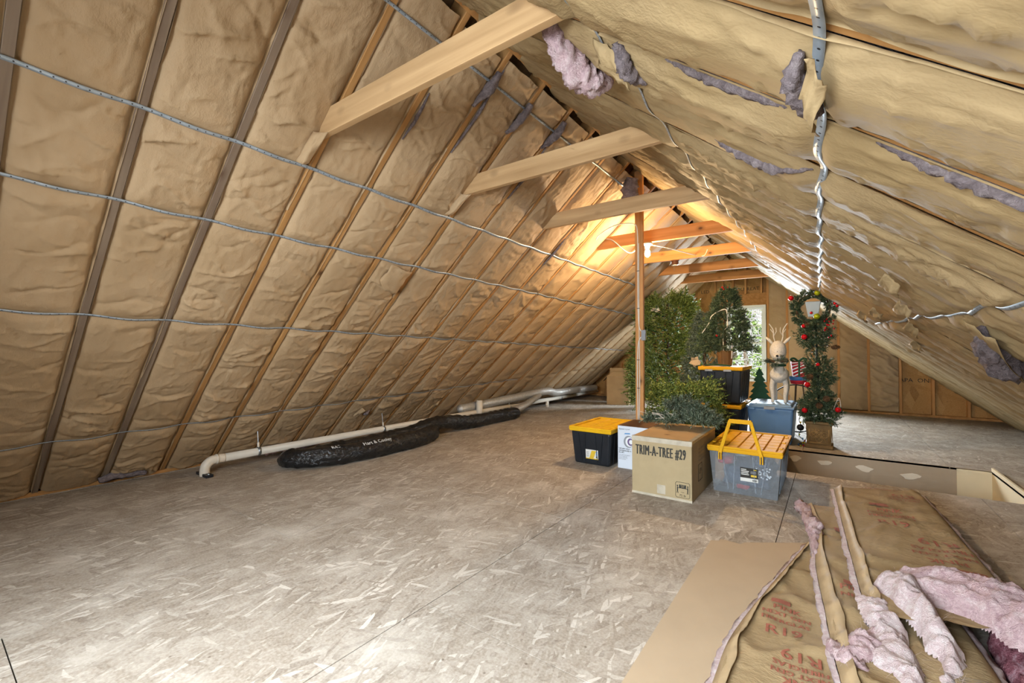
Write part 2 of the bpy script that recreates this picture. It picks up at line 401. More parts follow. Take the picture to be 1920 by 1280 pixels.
mb = MB()
for fn, L in ((roofL, LEN_L), (roofR, LEN_R)):
    p = [fn(s, y, h) for h in (-.15, -.17) for s, y in ((-.35, YB-.2), (L+.12, YB-.2), (L+.12, YE+.25), (-.35, YE+.25))]
    mb.add(p, [(0,1,2,3),(7,6,5,4),(0,4,5,1),(1,5,6,2),(2,6,7,3),(3,7,4,0)])
ceiling = mb.build('ceiling', M['osb_roof']); ceiling['kind'] = 'structure'
MB().box(XC-.02, XC+.02, YB, YE, ZC-.02, ZC+.19).build('ridge_board', M['rafter_orange'], ceiling)

KS = list(range(-7, 22))
def make_beam(name, L, w, d, mat, parent=None, bevel=.003):
    return MB().box(0, L, -w/2, w/2, -d/2, d/2).build(name, mat, parent, bevel=bevel, seg=1)
_rm = {}
def rafter(side, k):
    L = LEN_L if side < 0 else LEN_R
    mat = M['rafter_grey'] if (side < 0 and k <= -1) else M['rafter_orange']
    key = (side, mat.name)
    if key not in _rm:
        o = make_beam('rafter', L + .02, .038, .145, mat, ceiling); _rm[key] = o.data
    else: o = link('rafter', _rm[key], None, ceiling)
    y = Y0 + SP*k; fn = roofL if side < 0 else roofR
    p = fn(0, y, -.0725); q = fn(1, y, -.0725); x = Vector(q-p).normalized(); yv = Vector((0, 1, 0)); z = x.cross(yv)
    o.matrix_world = Matrix(((x.x,yv.x,z.x,p[0]),(x.y,yv.y,z.y,p[1]),(x.z,yv.z,z.z,p[2]),(0,0,0,1)))
for k in KS:
    rafter(-1, k); rafter(1, k)

STRAP_L = [lambda y: (-2.54 - .009*y), lambda y: (-2.93 - .016*y), lambda y: (-3.56 - .028*y), lambda y: (-4.60 + .035*y), lambda y: -1.80 + .0*y]
STRAP_R = [lambda y: .02 - .018*y, lambda y: .66 - .042*y, lambda y: -.67 + 0*y]
def s_of_x(side, x): return (x-XL)*NLf if side < 0 else (XR-x)*NRt

def batt(side, k, ds, dt_n):
    """one kraft-faced batt between rafters k and k+1, with lips lapping on the rafters"""
    L = LEN_L if side < 0 else LEN_R; fn = roofL if side < 0 else roofR
    yc = Y0 + SP*(k+.5); half = SP/2 - .019; sd = 13.7*k + (50 if side > 0 else 0)
    top = L - (.06 + .10*abs(perlin(sd*.77, 3.3)) if side < 0 else -.03)
    s = np.arange(.06, top, ds); n = len(s)
    t = np.linspace(-1, 1, dt_n); t = np.sign(t)*np.abs(t)**.8
    S, T = np.meshgrid(s, t, indexing='ij')
    near = 1.0
    amp = .5 + .8*abs(perlin(sd*.31+.5, 1.1))           # how crumpled this batt is
    rough_l = np.clip(.35 + 1.1*perlin(S*.9+sd, T*0+sd*.13+.5), .08, 1.2)*amp
    if side < 0:
        b = .026 + .014*perlin(s*1.1+sd, 0*s+.5+sd)
        h = b[:, None]*(1-np.abs(T)**2.6) + .006*perlin(S*4+sd, T*.6+sd)
        cre = np.zeros_like(S); q = np.random.default_rng(int(1000+k)); nc = int((40 + 70*amp)*(1.0 if k < 8 else .5))
        for _ in range(nc):                      # single long folds running across the paper
            s0 = q.random()*L; t0 = q.uniform(-1.1, 1.1); wt = q.uniform(.35, 1.3); sl = q.normal()*.09; cv = q.normal()*.07
            A_ = q.uniform(.007, .026)*(1 if q.random() < .6 else -.9)*(1.15 if k < 3 else .9); lam = q.uniform(.010, .032); u = (T-t0)/wt
            dS = S - s0 - sl*(T-t0) - cv*(T-t0)**2 - .012*np.sin(T*5+s0*9)
            cre += A_*np.exp(-np.abs(dS)/np.where(dS > 0, lam, lam*.45))*np.clip(1-u*u, 0, 1)
        dia = ridged(S*4.5+T*1.7+sd, T*2.2-S*1.2)**8*.010
        rough_l = .6 + .6*rough_l
    else:
        b = .040 + .026*perlin(s*.9+sd, 0*s+.5+sd)
        b = b[:, None]
        h = b*(1-np.abs(T)**2.2)*(1+.25*T*perlin(S*.7+sd, 0*S+4.5))
        cre = np.zeros_like(S); q = np.random.default_rng(int(3000+k))
        for _ in range(int((34+40*amp)*(1.0 if k < 8 else .5))):   # slanting pulls and folds
            s0 = q.random()*L; t0 = q.uniform(-1.1, 1.1); wt = q.uniform(.3, 1.0); sl = q.normal()*.45; cv = q.normal()*.12
            A_ = q.uniform(.005, .021)*(1 if q.random() < .65 else -.8); lam = q.uniform(.012, .04); u = (T-t0)/wt
            dS = S - s0 - sl*(T-t0) - cv*(T-t0)**2
            cre += A_*np.exp(-np.abs(dS)/np.where(dS > 0, lam, lam*.45))*np.clip(1-u*u, 0, 1)
        dia = ridged(S*1.1+sd, T*2.6+.6*perlin(S*3, T*3+sd))**8*.016
        rough_l = .6 + .6*rough_l
    edge_env = 1-.75*np.abs(T)**6
    h = h + (cre*1.0 + dia)*rough_l*edge_env + .003*fbm(S*6+sd, T*3+sd, 2) - .004
    pin = np.zeros_like(S)
    for sx in (STRAP_L if side < 0 else STRAP_R):
        if side > 0 and sx is STRAP_R[1] and not (2.2 < yc < 6.3): continue
        if sx is STRAP_L[4] and not (1.2 < yc < 4.6): continue
        s0 = s_of_x(side, sx(yc)); g = np.exp(-((S-s0)/.034)**2); pin = np.maximum(pin, g)
        h = h + (.005*np.exp(-((np.abs(S-s0)-.07)/.035)**2)*(1-T**2))
    lim = .007*(1-T**4) if side < 0 else .028*(1-np.abs(T)**2.2)
    h = h*(1-pin) + np.minimum(h, lim)*pin
    # edges: inset-stapled on the left (a groove beside every rafter), lapped over the rafters on the right
    Yy = yc + T*half
    if side < 0:
        gd = .030 if k < 4 else .016
        la = -gd*.25 + .016*np.clip(fbm(s*2.2+sd, 0*s+2.5), -1, 1); lb_ = -gd*.25 + .016*np.clip(fbm(s*2.2+sd, 0*s+12.5), -1, 1)
        oa = .012*np.clip(perlin(s*1.4+sd, 0*s+8.5), 0, 1); ob_ = .012*np.clip(perlin(s*1.4+sd, 0*s+18.5), 0, 1)
        cols_y = np.concatenate([(yc-half+.001-oa)[:, None], (yc-half+.004+0*s)[:, None], Yy[:, 1:-1], (yc+half-.004+0*s)[:, None], (yc+half-.001+ob_)[:, None]], 1)
        la = np.where(oa > .001, np.maximum(la, .004), la); lb_ = np.where(ob_ > .001, np.maximum(lb_, .004), lb_)
        dip = gd*np.exp(-((1-np.abs(T))/.07)**1.0); h = h - dip
        cols_h = np.concatenate([la[:, None], np.full((n, 1), -gd), h[:, 1:-1], np.full((n, 1), -gd), lb_[:, None]], 1)
    else:
        vis = 1.0 if k not in (-3, -2, -1, 0, 1, 2, 4) else (-.3 if k in (-2, -1, 0) else .3)
        lapa = .019*np.clip(.72*vis+.6*perlin(s*.8+sd, 0*s+8.5), -.9, 1); lapb = .019*np.clip(.72*vis+.6*perlin(s*.8+sd, 0*s+18.5), -1.6, 1)
        lh = .005 + .012*np.clip(fbm(s*2.5+sd, 0*s+2.5), 0, 1)
        cols_y = np.concatenate([(yc-half-lapa)[:, None], (yc-half-.002+0*s)[:, None], Yy[:, 1:-1], (yc+half+.002+0*s)[:, None], (yc+half+lapb)[:, None]], 1)
        e0 = (h[:, 0]*.3+.003)[:, None]; e1 = (h[:, -1]*.3+.003)[:, None]
        cols_h = np.concatenate([lh[:, None], e0, h[:, 1:-1], e1, lh[:, None]*.9], 1)
    Sx = np.repeat(s[:, None], cols_y.shape[1], 1) + .006*perlin(S[:, :1]*5, cols_y*9)
    if side < 0:
        P = np.stack([XL + Sx/NLf + cols_h*SL/NLf, cols_y, Sx*SL/NLf - cols_h/NLf], -1)
    else:
        P = np.stack([XR - Sx/NRt - cols_h*SR/NRt, cols_y, Sx*SR/NRt - cols_h/NRt], -1)
    P[..., 2] = np.maximum(P[..., 2], .012)
    f = grid_faces(n, cols_y.shape[1])
    if side > 0: f = f[:, ::-1]
    o = mesh('insulation_batt', P.reshape(-1, 3), f, M['kraft'] if side < 0 else M['kraft_right'], ceiling, True)
    # the fibre body behind the paper
    v = []
    for s_ in (.12, top-.02 if side < 0 else top-.05):
        for y_, h_ in ((yc-half+.004, -.145), (yc+half-.004, -.145), (yc+half-.004, -.04), (yc-half+.004, -.04)): v.append(fn(s_, y_, h_))
    mesh('fiberglass', v, [(0,1,2,3),(7,6,5,4),(0,4,5,1),(1,5,6,2),(2,6,7,3),(3,7,4,0)], M['pink_dusty'], o)
for k in KS[:-1]:
    near = k < 8
    batt(-1, k, .011 if k < 3 else .016 if near else .03, 31 if near else 17)
    batt(1, k, .016 if near else .03, 25 if near else 15)

# torn fibre clumps hanging out of the paper
def clump(name, pts, radii, mat, parent, n=14, seed=0., rough=.35, seg=28):
    C = spline(pts, seg); r = np.interp(np.linspace(0, 1, seg), np.linspace(0, 1, len(radii)), radii)
    P, T, N, B = frames(C); a = np.arange(n)*2*math.pi/n
    A, I = np.meshgrid(a, np.arange(seg)); rr = r[I]*(1 + rough*1.6*fbm(np.cos(A)*1.6+I*.35+seed, np.sin(A)*1.6-I*.13+seed*.7, 4))
    v = P[:, None] + rr[..., None]*(np.cos(A)[..., None]*N[:, None] + .8*np.sin(A)[..., None]*B[:, None])
    f = [tuple(q) for q in grid_faces(seg, n, False, True)] + [tuple(range(n)), tuple((seg-1)*n+i for i in range(n-1, -1, -1))]
    return mesh(name, v.reshape(-1, 3), f, mat, parent, True)
def rR(s, y, h): return roofR(np.array(s), np.array(y), np.array(h))
def onx(side, x, y, h):
    return (roofL if side < 0 else roofR)(np.array(s_of_x(side, x)), np.array(y), np.array(h))
clump('torn_fiberglass', [onx(1,-.90,1.50,.0), onx(1,-.86,1.56,.06), onx(1,-.80,1.66,.10), onx(1,-.76,1.74,.09), onx(1,-.73,1.80,.05)], [.03,.055,.075,.07,.012], M['pink'], ceiling, 22, seed=1., rough=.22, seg=44)
clump('torn_fiberglass', [onx(1,-.60,1.475,.01), onx(1,-.57,1.52,.05), onx(1,-.55,1.58,.06), onx(1,-.52,1.64,.04)], [.02,.035,.03,.008], M['pink_dusty'], ceiling, seed=4.)
clump('torn_fiberglass', [onx(1,-.03,1.10,.03), onx(1,-.03,1.17,.055), onx(1,-.01,1.26,.05), onx(1,.0,1.35,.03)], [.01,.028,.034,.01], M['pink_dusty'], ceiling, seed=6.)
clump('torn_fiberglass', [onx(1,.62,3.12,.03), onx(1,.70,3.30,.07), onx(1,.82,3.55,.07), onx(1,.92,3.72,.04)], [.02,.07,.09,.02], M['pink_dusty'], ceiling, seed=9.)
clump('torn_fiberglass', [(-1.66,4.42,2.95), (-1.70,4.46,2.83), (-1.72,4.50,2.72), (-1.68,4.52,2.64)], [.05,.085,.07,.02], M['pink_dusty'], ceiling, seed=12.)
clump('torn_fiberglass', [(-1.50,6.6,2.96), (-1.40,6.7,2.88), (-1.34,6.75,2.82)], [.05,.09,.03], M['pink_dusty'], ceiling, seed=14.)
for i, (x, y) in enumerate(((-1.80, 2.22), (-1.82, 2.62), (-1.78, 3.05), (-1.80, 3.42))):
    clump('torn_fiberglass', [onx(-1,x-.14,y,.0), onx(-1,x-.03,y+.02,.03), onx(-1,x+.06,y+.03,.02)], [.015,.035,.02], M['pink_dusty'], ceiling, seed=20.+i, seg=14)
for i, (x, y) in enumerate(((-4.93, 2.45), (-4.95, 2.75), (-4.97, 6.05), (-4.90, 5.75), (-5.05, 1.15))):
    clump('torn_fiberglass', [(x, y-.16, .05), (x, y, .08), (x+.01, y+.16, .05)], [.02,.045,.015], M['pink'] if i < 4 else M['pink_dusty'], ceiling, seed=30.+i, seg=14)
# dusty fibre showing in the gaps beside the rafters
clump('torn_fiberglass', [onx(1,-.49,1.478,-.004), onx(1,-.34,1.486,.0), onx(1,-.19,1.484,.0), onx(1,-.06,1.478,-.004)], [.006,.022,.022,.006], M['pink_dusty'], ceiling, 10, 51., .25, 50)
clump('torn_fiberglass', [onx(1,-.41,2.03,.012), onx(1,-.28,2.025,.028), onx(1,-.16,2.01,.026), onx(1,-.04,1.90,.008)], [.008,.030,.034,.008], M['pink_dusty'], ceiling, 12, 53., .25, 50)
clump('torn_fiberglass', [onx(1,.09,1.478,-.004), onx(1,.20,1.486,.0), onx(1,.30,1.486,.0), onx(1,.50,1.478,-.004)], [.006,.020,.024,.012], M['pink_dusty'], ceiling, 10, 55., .25, 50)
def torn_left(y, x0, x1, sd): clump('torn_fiberglass', [onx(-1,x0,y,.002), onx(-1,(x0+x1)/2,y+.004,.014), onx(-1,x1,y,.002)], [.004,.014,.005], M['pink_dusty'], ceiling, 8, sd, .25, 30)
torn_left(2.285, -2.20, -1.72, 61.); torn_left(1.885, -2.25, -2.0, 62.); torn_left(3.10, -2.3, -1.9, 63.); torn_left(4.32, -2.7, -2.4, 64.)
def flap(pts, mat, seed, parent=ceiling, name='paper_flap'):
    """torn curled piece of facing: quad patch with ripples"""
    a, b, c, d = [np.array(p) for p in pts]; n = 10; U, V = np.meshgrid(np.linspace(0, 1, n), np.linspace(0, 1, n), indexing='ij')
    P = (a*(1-U[..., None])+b*U[..., None])*(1-V[..., None]) + (d*(1-U[..., None])+c*U[..., None])*V[..., None]
    nrm = np.cross(b-a, d-a); nrm = nrm/np.linalg.norm(nrm)
    P = P + nrm*(.018*fbm(U*2.2+seed, V*2.2+seed, 3) - .02*np.sin(math.pi*V))[..., None]
    o = mesh(name, P.reshape(-1, 3), grid_faces(n, n), mat, parent, True); md = o.modifiers.new('thick', 'SOLIDIFY'); md.thickness = .0015
    return o
flap([onx(1,-.70,1.50,.02), onx(1,-.60,1.50,.03), onx(1,-.54,1.60,.10), onx(1,-.64,1.62,.08)], M['kraft_right'], 1.)
flap([onx(1,.0,1.04,.055), onx(1,.035,1.12,.06), onx(1,.04,1.30,.10), onx(1,.0,1.26,.06)], M['kraft_right'], 2.)
flap([onx(1,.55,3.02,.05), onx(1,.66,3.02,.06), onx(1,.98,3.72,.10), onx(1,.92,3.74,.05)], M['kraft_right'], 3.)
flap([onx(-1,-2.54,1.33,.02), onx(-1,-2.38,1.34,.03), onx(-1,-2.34,1.385,.09), onx(-1,-2.52,1.385,.05)], M['kraft'], 4.)
flap([onx(-1,-3.16,2.36,.03), onx(-1,-2.98,2.38,.03), onx(-1,-3.00,2.60,.05), onx(-1,-3.20,2.58,.06)], M['kraft'], 25.)
flap([onx(-1,-4.72,3.20,.02), onx(-1,-4.58,3.22,.02), onx(-1,-4.60,3.30,.06), onx(-1,-4.74,3.30,.03)], M['kraft'], 26.)
clump('torn_fiberglass', [onx(-1,-4.72,3.32,.0), onx(-1,-4.68,3.36,.03), onx(-1,-4.66,3.40,.01)], [.01,.03,.01], M['pink_dusty'], ceiling, seed=44., seg=14)
flap([onx(-1,-2.54,2.56,.02), onx(-1,-2.38,2.57,.03), onx(-1,-2.34,2.605,.09), onx(-1,-2.52,2.605,.05)], M['kraft'], 5.)
for i, (x, y) in enumerate(((.25, 2.9), (.36, 3.5), (.30, 4.6), (.25, 5.4), (.85, 2.75), (.62, 5.3), (.48, 4.25))):
    flap([onx(1,x,y,.05), onx(1,x+.07,y+.04,.06), onx(1,x+.10,y+.16,.10), onx(1,x+.01,y+.15,.09)], M['kraft_right'], 6.+i)

# ------------------------------------------------------------------ floor of strand-board sheets round the stair opening
OX0, OX1, OY0, OY1 = -.46, 1.22, 4.96, 6.10
flo = MB()
for a in ((-5.5, OX0-.02, YB, YE+.1), (OX1+.02, 2.6, YB, YE+.1), (OX0-.02, OX1+.02, YB, OY0-.02), (OX0-.02, OX1+.02, OY1+.02, YE+.1)):
    flo.box(*a, -.06, -.0185)
floor = flo.build('floor', M['osb_roof']); floor['kind'] = 'structure'
xe = [-5.5, -3.945, -2.726, -1.507, -.288, .931, 2.6]
for i in range(6):
    y0 = (1.42 if i % 2 == 1 else .25) - 2.438*2
    ys = [y for y in (y0 + 2.438*j for j in range(9)) if YB < y < YE+.05]; ys = [YB] + ys + [YE+.09]
    for ya, yb in zip(ys[:-1], ys[1:]):
        g = .0022; r = (xe[i]+g, xe[i+1]-g, ya+g, yb-g); pcs = [r]
        if r[0] < OX1 and r[1] > OX0 and r[2] < OY1 and r[3] > OY0:
            pcs = []
            if r[2] < OY0: pcs.append((r[0], r[1], r[2], OY0))
            if r[3] > OY1: pcs.append((r[0], r[1], OY1, r[3]))
            m0, m1 = max(r[2], OY0), min(r[3], OY1)
            if r[0] < OX0: pcs.append((r[0], OX0, m0, m1))
            if r[1] > OX1: pcs.append((OX1, r[1], m0, m1))
        b = MB()
        for p in pcs: b.box(*p, -.018, 0)
        if pcs: b.build('floor_sheet', M['osb_floor'], floor)
MB().box(-5.5, -5.10, YB, YE, 0, .004).build('eave_shelf', M['osb_floor'], floor)
trim = MB().box(-5.155, -5.115, YB, YE, .0, .04).build('baseboard_left', M['plate'], None, bevel=.003, seg=1); trim['kind'] = 'structure'

# stairwell lining under the opening
st = MB().box(OX0-.02, OX1+.02, OY1, OY1+.016, -1.6, .002).build('wall_stairwell', M['drywall_grey']); st['kind'] = 'structure'
MB().box(OX1-.24, OX1+.0, OY1-.003, OY1+.001, -1.6, -.005).build('painted_end', M['cream'], st)
MB().box(OX1, OX1+.016, OY0-.02, OY1+.016, -1.6, .035).build('side_lining', M['cream'], st)
MB().box(OX0-.016, OX0, OY0-.02, OY1+.016, -1.6, -.001).build('side_lining', M['drywall_grey'], st)
MB().box(OX0, OX1, OY0-.016, OY0, -1.6, -.001).build('side_lining', M['drywall_grey'], st)
MB().box(OX0-.05, OX1+.05, OY0-.05, OY1+.05, -1.65, -1.6).build('stair_landing', M['card_dark'], st)
for x, z, w in ((-.36, -.10, .11), (-.08, -.11, .12), (.27, -.12, .14), (.64, -.14, .15)):
    n = 14; v = [(x + w*.5*math.cos(a)*(1+.25*math.sin(3*a)), OY1-.003, z + .03*math.sin(a)*(1+.3*math.cos(2*a+x*7))) for a in np.arange(n)*2*math.pi/n]
    v += [(p[0], OY1+.002, p[2]) for p in v]
    mesh('compound_patch', v, [tuple(range(n))[::-1]] + [(i, (i+1) % n, (i+1) % n + n, i+n) for i in range(n)], M['compound'], st)

# ------------------------------------------------------------------ far gable wall
WX0, WX1, WZ0, WZ1 = -1.84, -1.09, .50, 2.09
def ztop(x): return min(SL*(x-XL), SR*(XR-x))
mb = MB(); ya, yb = YE+.09, YE+.105
def gpoly(x0, x1, z0=None, z1=None):
    lo0 = z0 if z0 is not None else 0; pts = [(x0, lo0), (x1, lo0)]
    if z1 is not None: pts += [(x1, z1), (x0, z1)]
    else:
        pts += [(x1, ztop(x1)+.18)]
        if x0 < XC < x1: pts += [(XC, ZC+.18)]
        pts += [(x0, ztop(x0)+.18)]
    k = len(pts); mb.add([(p[0], ya, p[1]) for p in pts] + [(p[0], yb, p[1]) for p in pts],
        [tuple(range(k)), tuple(range(2*k-1, k-1, -1))] + [(i, i+k, (i+1) % k+k, (i+1) % k) for i in range(k)])
gpoly(XL-.2, WX0); gpoly(WX1, XR+.25); gpoly(WX0, WX1, 0, WZ0); gpoly(WX0, WX1, WZ1)
wall_far = mb.build('wall_far', M['osb_wall']); wall_far['kind'] = 'structure'
def stud(x, z0, z1, w=.04): MB().box(x-w/2, x+w/2, YE, YE+.09, z0, z1).build('stud', M['stud'], wall_far, bevel=.002, seg=1)
studs = [-4.6, -4.2, -3.78, -3.36, -2.92, -2.47, -2.05, -1.90, -1.055, -.72, -.31, .10, .54, .975, 1.40, 1.83]
for x in studs: stud(x, .04, min(ztop(x-.02), ztop(x+.02))+.02)
for x in (-1.70, -1.46, -1.17): stud(x, 2.335, ztop(x)+.0)
for x in (-1.7, -1.46, -1.2): stud(x, .04, .47)
MB().box(-1.88, -1.075, YE-.002, YE+.09, 2.125, 2.335).build('header', M['plate'], wall_far, bevel=.002, seg=1)
MB().box(-1.88, -1.075, YE-.004, YE+.09, 2.09, 2.125).build('header_plate', M['plate'], wall_far, bevel=.002, seg=1)
MB().box(-1.88, -1.075, YE-.002, YE+.09, .46, .50).build('sill_plate', M['plate'], wall_far, bevel=.002, seg=1)
MB().box(XL, XR, YE-.002, YE+.09, 0, .04).build('bottom_plate', M['plate'], wall_far, bevel=.002, seg=1)
def wall_batt(x0, x1, z0, seed, amp):
    nx, nz = 12, 70; zt = ztop((x0+x1)/2); U, V = np.meshgrid(np.linspace(-1, 1, nx), np.linspace(0, 1, nz), indexing='ij')
    X = (x0+x1)/2 + U*(x1-x0)/2; Z = z0 + V*(np.minimum(SL*(X-XL), SR*(XR-X)) + .03 - z0)
    h = .022*(1-np.abs(U)**3) + amp*(ridged(X*5+seed, Z*6+seed)**5*.02 + ridged(X*3+Z*4, Z*3-X*2+seed)**6*.016)
    P = np.stack([X, YE + .012 - h, Z], -1)
    mesh('wall_insulation', P.reshape(-1, 3), grid_faces(nx, nz)[:, ::-1], M['kraft'], wall_far, True)
wall_batt(-1.035, -.74, .04, 1., .5); wall_batt(-.70, -.33, .04, 2., .5); wall_batt(-.29, .08, .04, 3., .5)
wall_batt(.12, .52, .06, 4., .7); wall_batt(.56, .95, .06, 5., 1.6)
def fprint(s, x, z, size, parent=wall_far):
    lettering('board_stamp', s, M['ink'], parent, face_matrix((x, ya-.002, z), (1,0,0), (0,0,1)), size)
fprint('APA', 1.06, .62, .10); fprint('ONI', 1.30, .62, .10); fprint('TOU', -1.60, 2.44, .10); fprint('BREATH', -1.32, 2.44, .10); fprint('LED', -2.27, 2.44, .10)

# window in the far gable
w1 = empty('window_1', (0, 0, 0)); w1['kind'] = 'structure'
fr = MB(); t = .052
for a in ((WX0, WX0+t, WZ0, WZ1), (WX1-t, WX1, WZ0, WZ1), (WX0+t, WX1-t, WZ0, WZ0+t), (WX0+t, WX1-t, WZ1-t, WZ1)): fr.box(a[0], a[1], YE+.005, YE+.10, a[2], a[3])
fr.build('window_frame', M['white_vinyl'], w1, bevel=.003, seg=1)
gx0, gx1, zm = WX0+t, WX1-t, 1.30
for z0, z1, yy in ((WZ0+t, zm+.015, YE+.045), (zm-.015, WZ1-t, YE+.07)):
    s = MB(); q = .036
    for a in ((gx0, gx0+q, z0, z1), (gx1-q, gx1, z0, z1), (gx0+q, gx1-q, z0, z0+q), (gx0+q, gx1-q, z1-q, z1)): s.box(a[0], a[1], yy, yy+.022, a[2], a[3])
    sash = s.build('sash', M['white_vinyl'], w1, bevel=.002, seg=1)
    xm = (gx0+gx1)/2; zq = (z0+z1)/2
    MB().box(xm-.008, xm+.008, yy+.006, yy+.016, z0+q, z1-q).build('muntin', M['white_vinyl'], sash)
    MB().box(gx0+q, gx1-q, yy+.006, yy+.016, zq-.008, zq+.008).build('muntin', M['white_vinyl'], sash)
    for xa, xb in ((gx0+q, xm-.008), (xm+.008, gx1-q)):
        for za, zb in ((z0+q, zq-.008), (zq+.008, z1-q)):
            MB().box(xa, xb, yy+.009, yy+.012, za, zb).build('pane', M['glass'], sash)

# wall behind the camera with its own window
BX0, BX1, BZ0, BZ1 = -2.08, -.02, .42, 2.17
mb = MB(); ya, yb = YB-.015, YB
gpoly(XL-.2, BX0); gpoly(BX0, BX1, 0, BZ0); gpoly(BX1, XR+.25); gpoly(BX0, BX1, BZ1)
wall_back = mb.build('wall_back', M['osb_wall']); wall_back['kind'] = 'structure'
w2 = empty('window_2'); w2['kind'] = 'structure'
fr = MB()
for a in ((BX0, BX0+.05, BZ0, BZ1), (BX1-.05, BX1, BZ0, BZ1), (BX0+.05, BX1-.05, BZ0, BZ0+.05), (BX0+.05, BX1-.05, BZ1-.05, BZ1), (-1.075, -1.025, BZ0+.05, BZ1-.05)): fr.box(a[0], a[1], YB-.05, YB+.01, a[2], a[3])
fr.build('window_frame', M['white_vinyl'], w2)
for xa, xb in ((BX0+.05, -1.075), (-1.025, BX1-.05)): MB().box(xa, xb, YB-.03, YB-.025, BZ0+.05, BZ1-.05).build('pane', M['glass'], w2)
# ------------------------------------------------------------------ collar ties
TIE_LBL = ['thick pale pine collar tie nearest the camera with dark knots', 'pale pine collar tie, second from the camera, below the metal strap', 'pine collar tie just in front of the support post top',
           'collar tie tinted with bulb light, carrying the lit light bulb', 'collar tie tinted with bulb light, right behind the lit bulb, with brown lampholder', 'collar tie tinted with bulb light, second from the far window gable', 'collar tie nearest the far window gable']
ZT = [2.385, 2.395, 2.40, 2.405, 2.41, 2.415, 2.425]
tie_me = {}
for i in range(7):
    mat = M['pine'] if i < 3 else M['pine_bulb_lit']
    if mat.name in tie_me: o = link('collar_tie', tie_me[mat.name])
    else:
        o = make_beam('collar_tie', 1.93, .04, .142, mat); tie_me[mat.name] = o.data
    o.location = (-2.555, Y0 + 3*SP*i - .0395, ZT[i] + .071); tag(o, TIE_LBL[i], 'beam', 'collar ties under the ridge')

# ------------------------------------------------------------------ metal straps
def strap(side, fx, ya, yb, label, w=.02, wob=.0, off=.016, mid=.006, extra=None):
    ys = np.arange(ya, yb, .034); 
    ph = (ys - Y0)/SP; frac = ph - np.floor(ph)
    if side < 0: off = .004; mid = .018
    h = off + mid*np.sin(math.pi*frac)**2 + .0012*np.sin(ys*9)
    x = np.array([fx(y) for y in ys]) + wob*np.sin(ys*4.3) + wob*.6*np.sin(ys*11)
    s = s_of_x(side, x); fn = roofL if side < 0 else roofR
    rows = []
    for ds, dh in ((-w/2, 0), (w/2, 0), (w/2, .0015), (-w/2, .0015)):
        p = fn(s+ds, 0, h+dh); p[:, 1] = ys; rows.append(p)
    v = np.stack(rows, 1); n = len(ys)
    uv = np.stack([np.repeat(ys[:, None], 4, 1), np.tile([0, 1, 1, 0], (n, 1))], -1).reshape(-1, 2)
    o = mesh('metal_strap', v.reshape(-1, 3), grid_faces(n, 4, False, True), M['strap'], None, False, uv)
    return tag(o, label, 'strap', 'galvanized straps across the rafters')
strap(-1, STRAP_L[0], YB+.1, 7.2, 'perforated metal strap on left slope, just below the collar ties')
strap(-1, STRAP_L[1], YB+.1, 8.5, 'metal strap on left slope, second below the collar ties', .017)
strap(-1, STRAP_L[2], YB+.1, 9.6, 'slightly sagging metal strap across the middle of the left slope', .016)
strap(-1, STRAP_L[3], YB+.1, 6.2, 'lowest thin metal strap on left slope, above the white pipe', .012)
strap(-1, STRAP_L[4], 1.25, 4.6, 'short metal strap near the ridge, passing behind the nearest collar tie', .016)
strap(1, STRAP_R[0], .2, 8.2, 'wavy shiny metal strap running down the middle of the right slope', .026, .004, .012, .020)
strap(1, STRAP_R[1], 2.1, 6.2, 'bent metal strap low on the right slope near its torn patch', .02, .010, .012, .020)
strap(1, STRAP_R[2], 1.25, 7.2, 'thin metal strap along the right slope at the collar tie ends', .014, .004, .012, .020)

# ------------------------------------------------------------------ post, cables, lamps
PX, PY = -1.662, 4.625
post = empty('support_post', (PX, PY, 0), 0, 'wooden support post standing behind the white carton', 'post')
MB().box(-.043, .043, -.02, .02, 0, ZC-.0).build('post', M['stud'], post, bevel=.002, seg=1)
MB().box(.03, .075, -.05, -.02, 1.26, 1.37).build('switch_box', M['grey_plastic'], post, bevel=.004)
c1 = spline([(-.015,-.024,.42),(-.02,-.024,.9),(-.012,-.024,1.2),(.01,-.026,1.28),(.035,-.03,1.30)], 30)
c2 = spline([(.035,-.03,1.35),(.0,-.026,1.42),(-.012,-.024,1.7),(-.01,-.024,2.2),(-.012,-.024,2.40),(-.03,-.03,2.50),(-.12,-.04,2.53),(-.29,-.04,2.525),(-.45,-.03,2.46),(-.50,-.02,2.41)], 50)
MB().tube(c1, .006, 6).build('cable', M['cable_white'], post, True); MB().tube(c2, .006, 6).build('cable', M['cable_white'], post, True)
MB().tube(spline([(-.002,-.024,.42),(.004,-.024,.9),(.0,-.024,1.5),(.0,-.024,2.3)], 30), .005, 6).build('cable', M['cable_white'], post, True)
for z in (.75, 1.05, 1.6, 2.0): MB().box(-.022, .006, -.031, -.019, z, z+.006).build('cable_staple', M['black'], post)
cb = mesh('electrical_cable', *tube(spline([(-2.30,5.07,2.53),(-2.16,5.05,2.50),(-2.0,5.06,2.35),(-1.92,5.085,2.32),(-1.78,5.07,2.385),(-1.6,5.2,2.37),(-1.5,6.2,2.44),(-1.38,6.28,2.42),(-1.33,6.28,2.50)], 60), .006, 6), M['cable_white'], None, True)
tag(cb, 'white electrical cable looping past the lit bulb along the collar ties', 'cable')
lamp = empty('light_fixture', (-1.728, 5.075, 2.405), 0, 'bare lit bulb in a white holder under the collar tie', 'light')
MB().lathe([(.055,0),(.055,-.012),(.045,-.025),(.028,-.03),(.024,-.06),(.0205,-.06)][::-1], 20).build('lampholder', M['porcelain'], lamp, True)
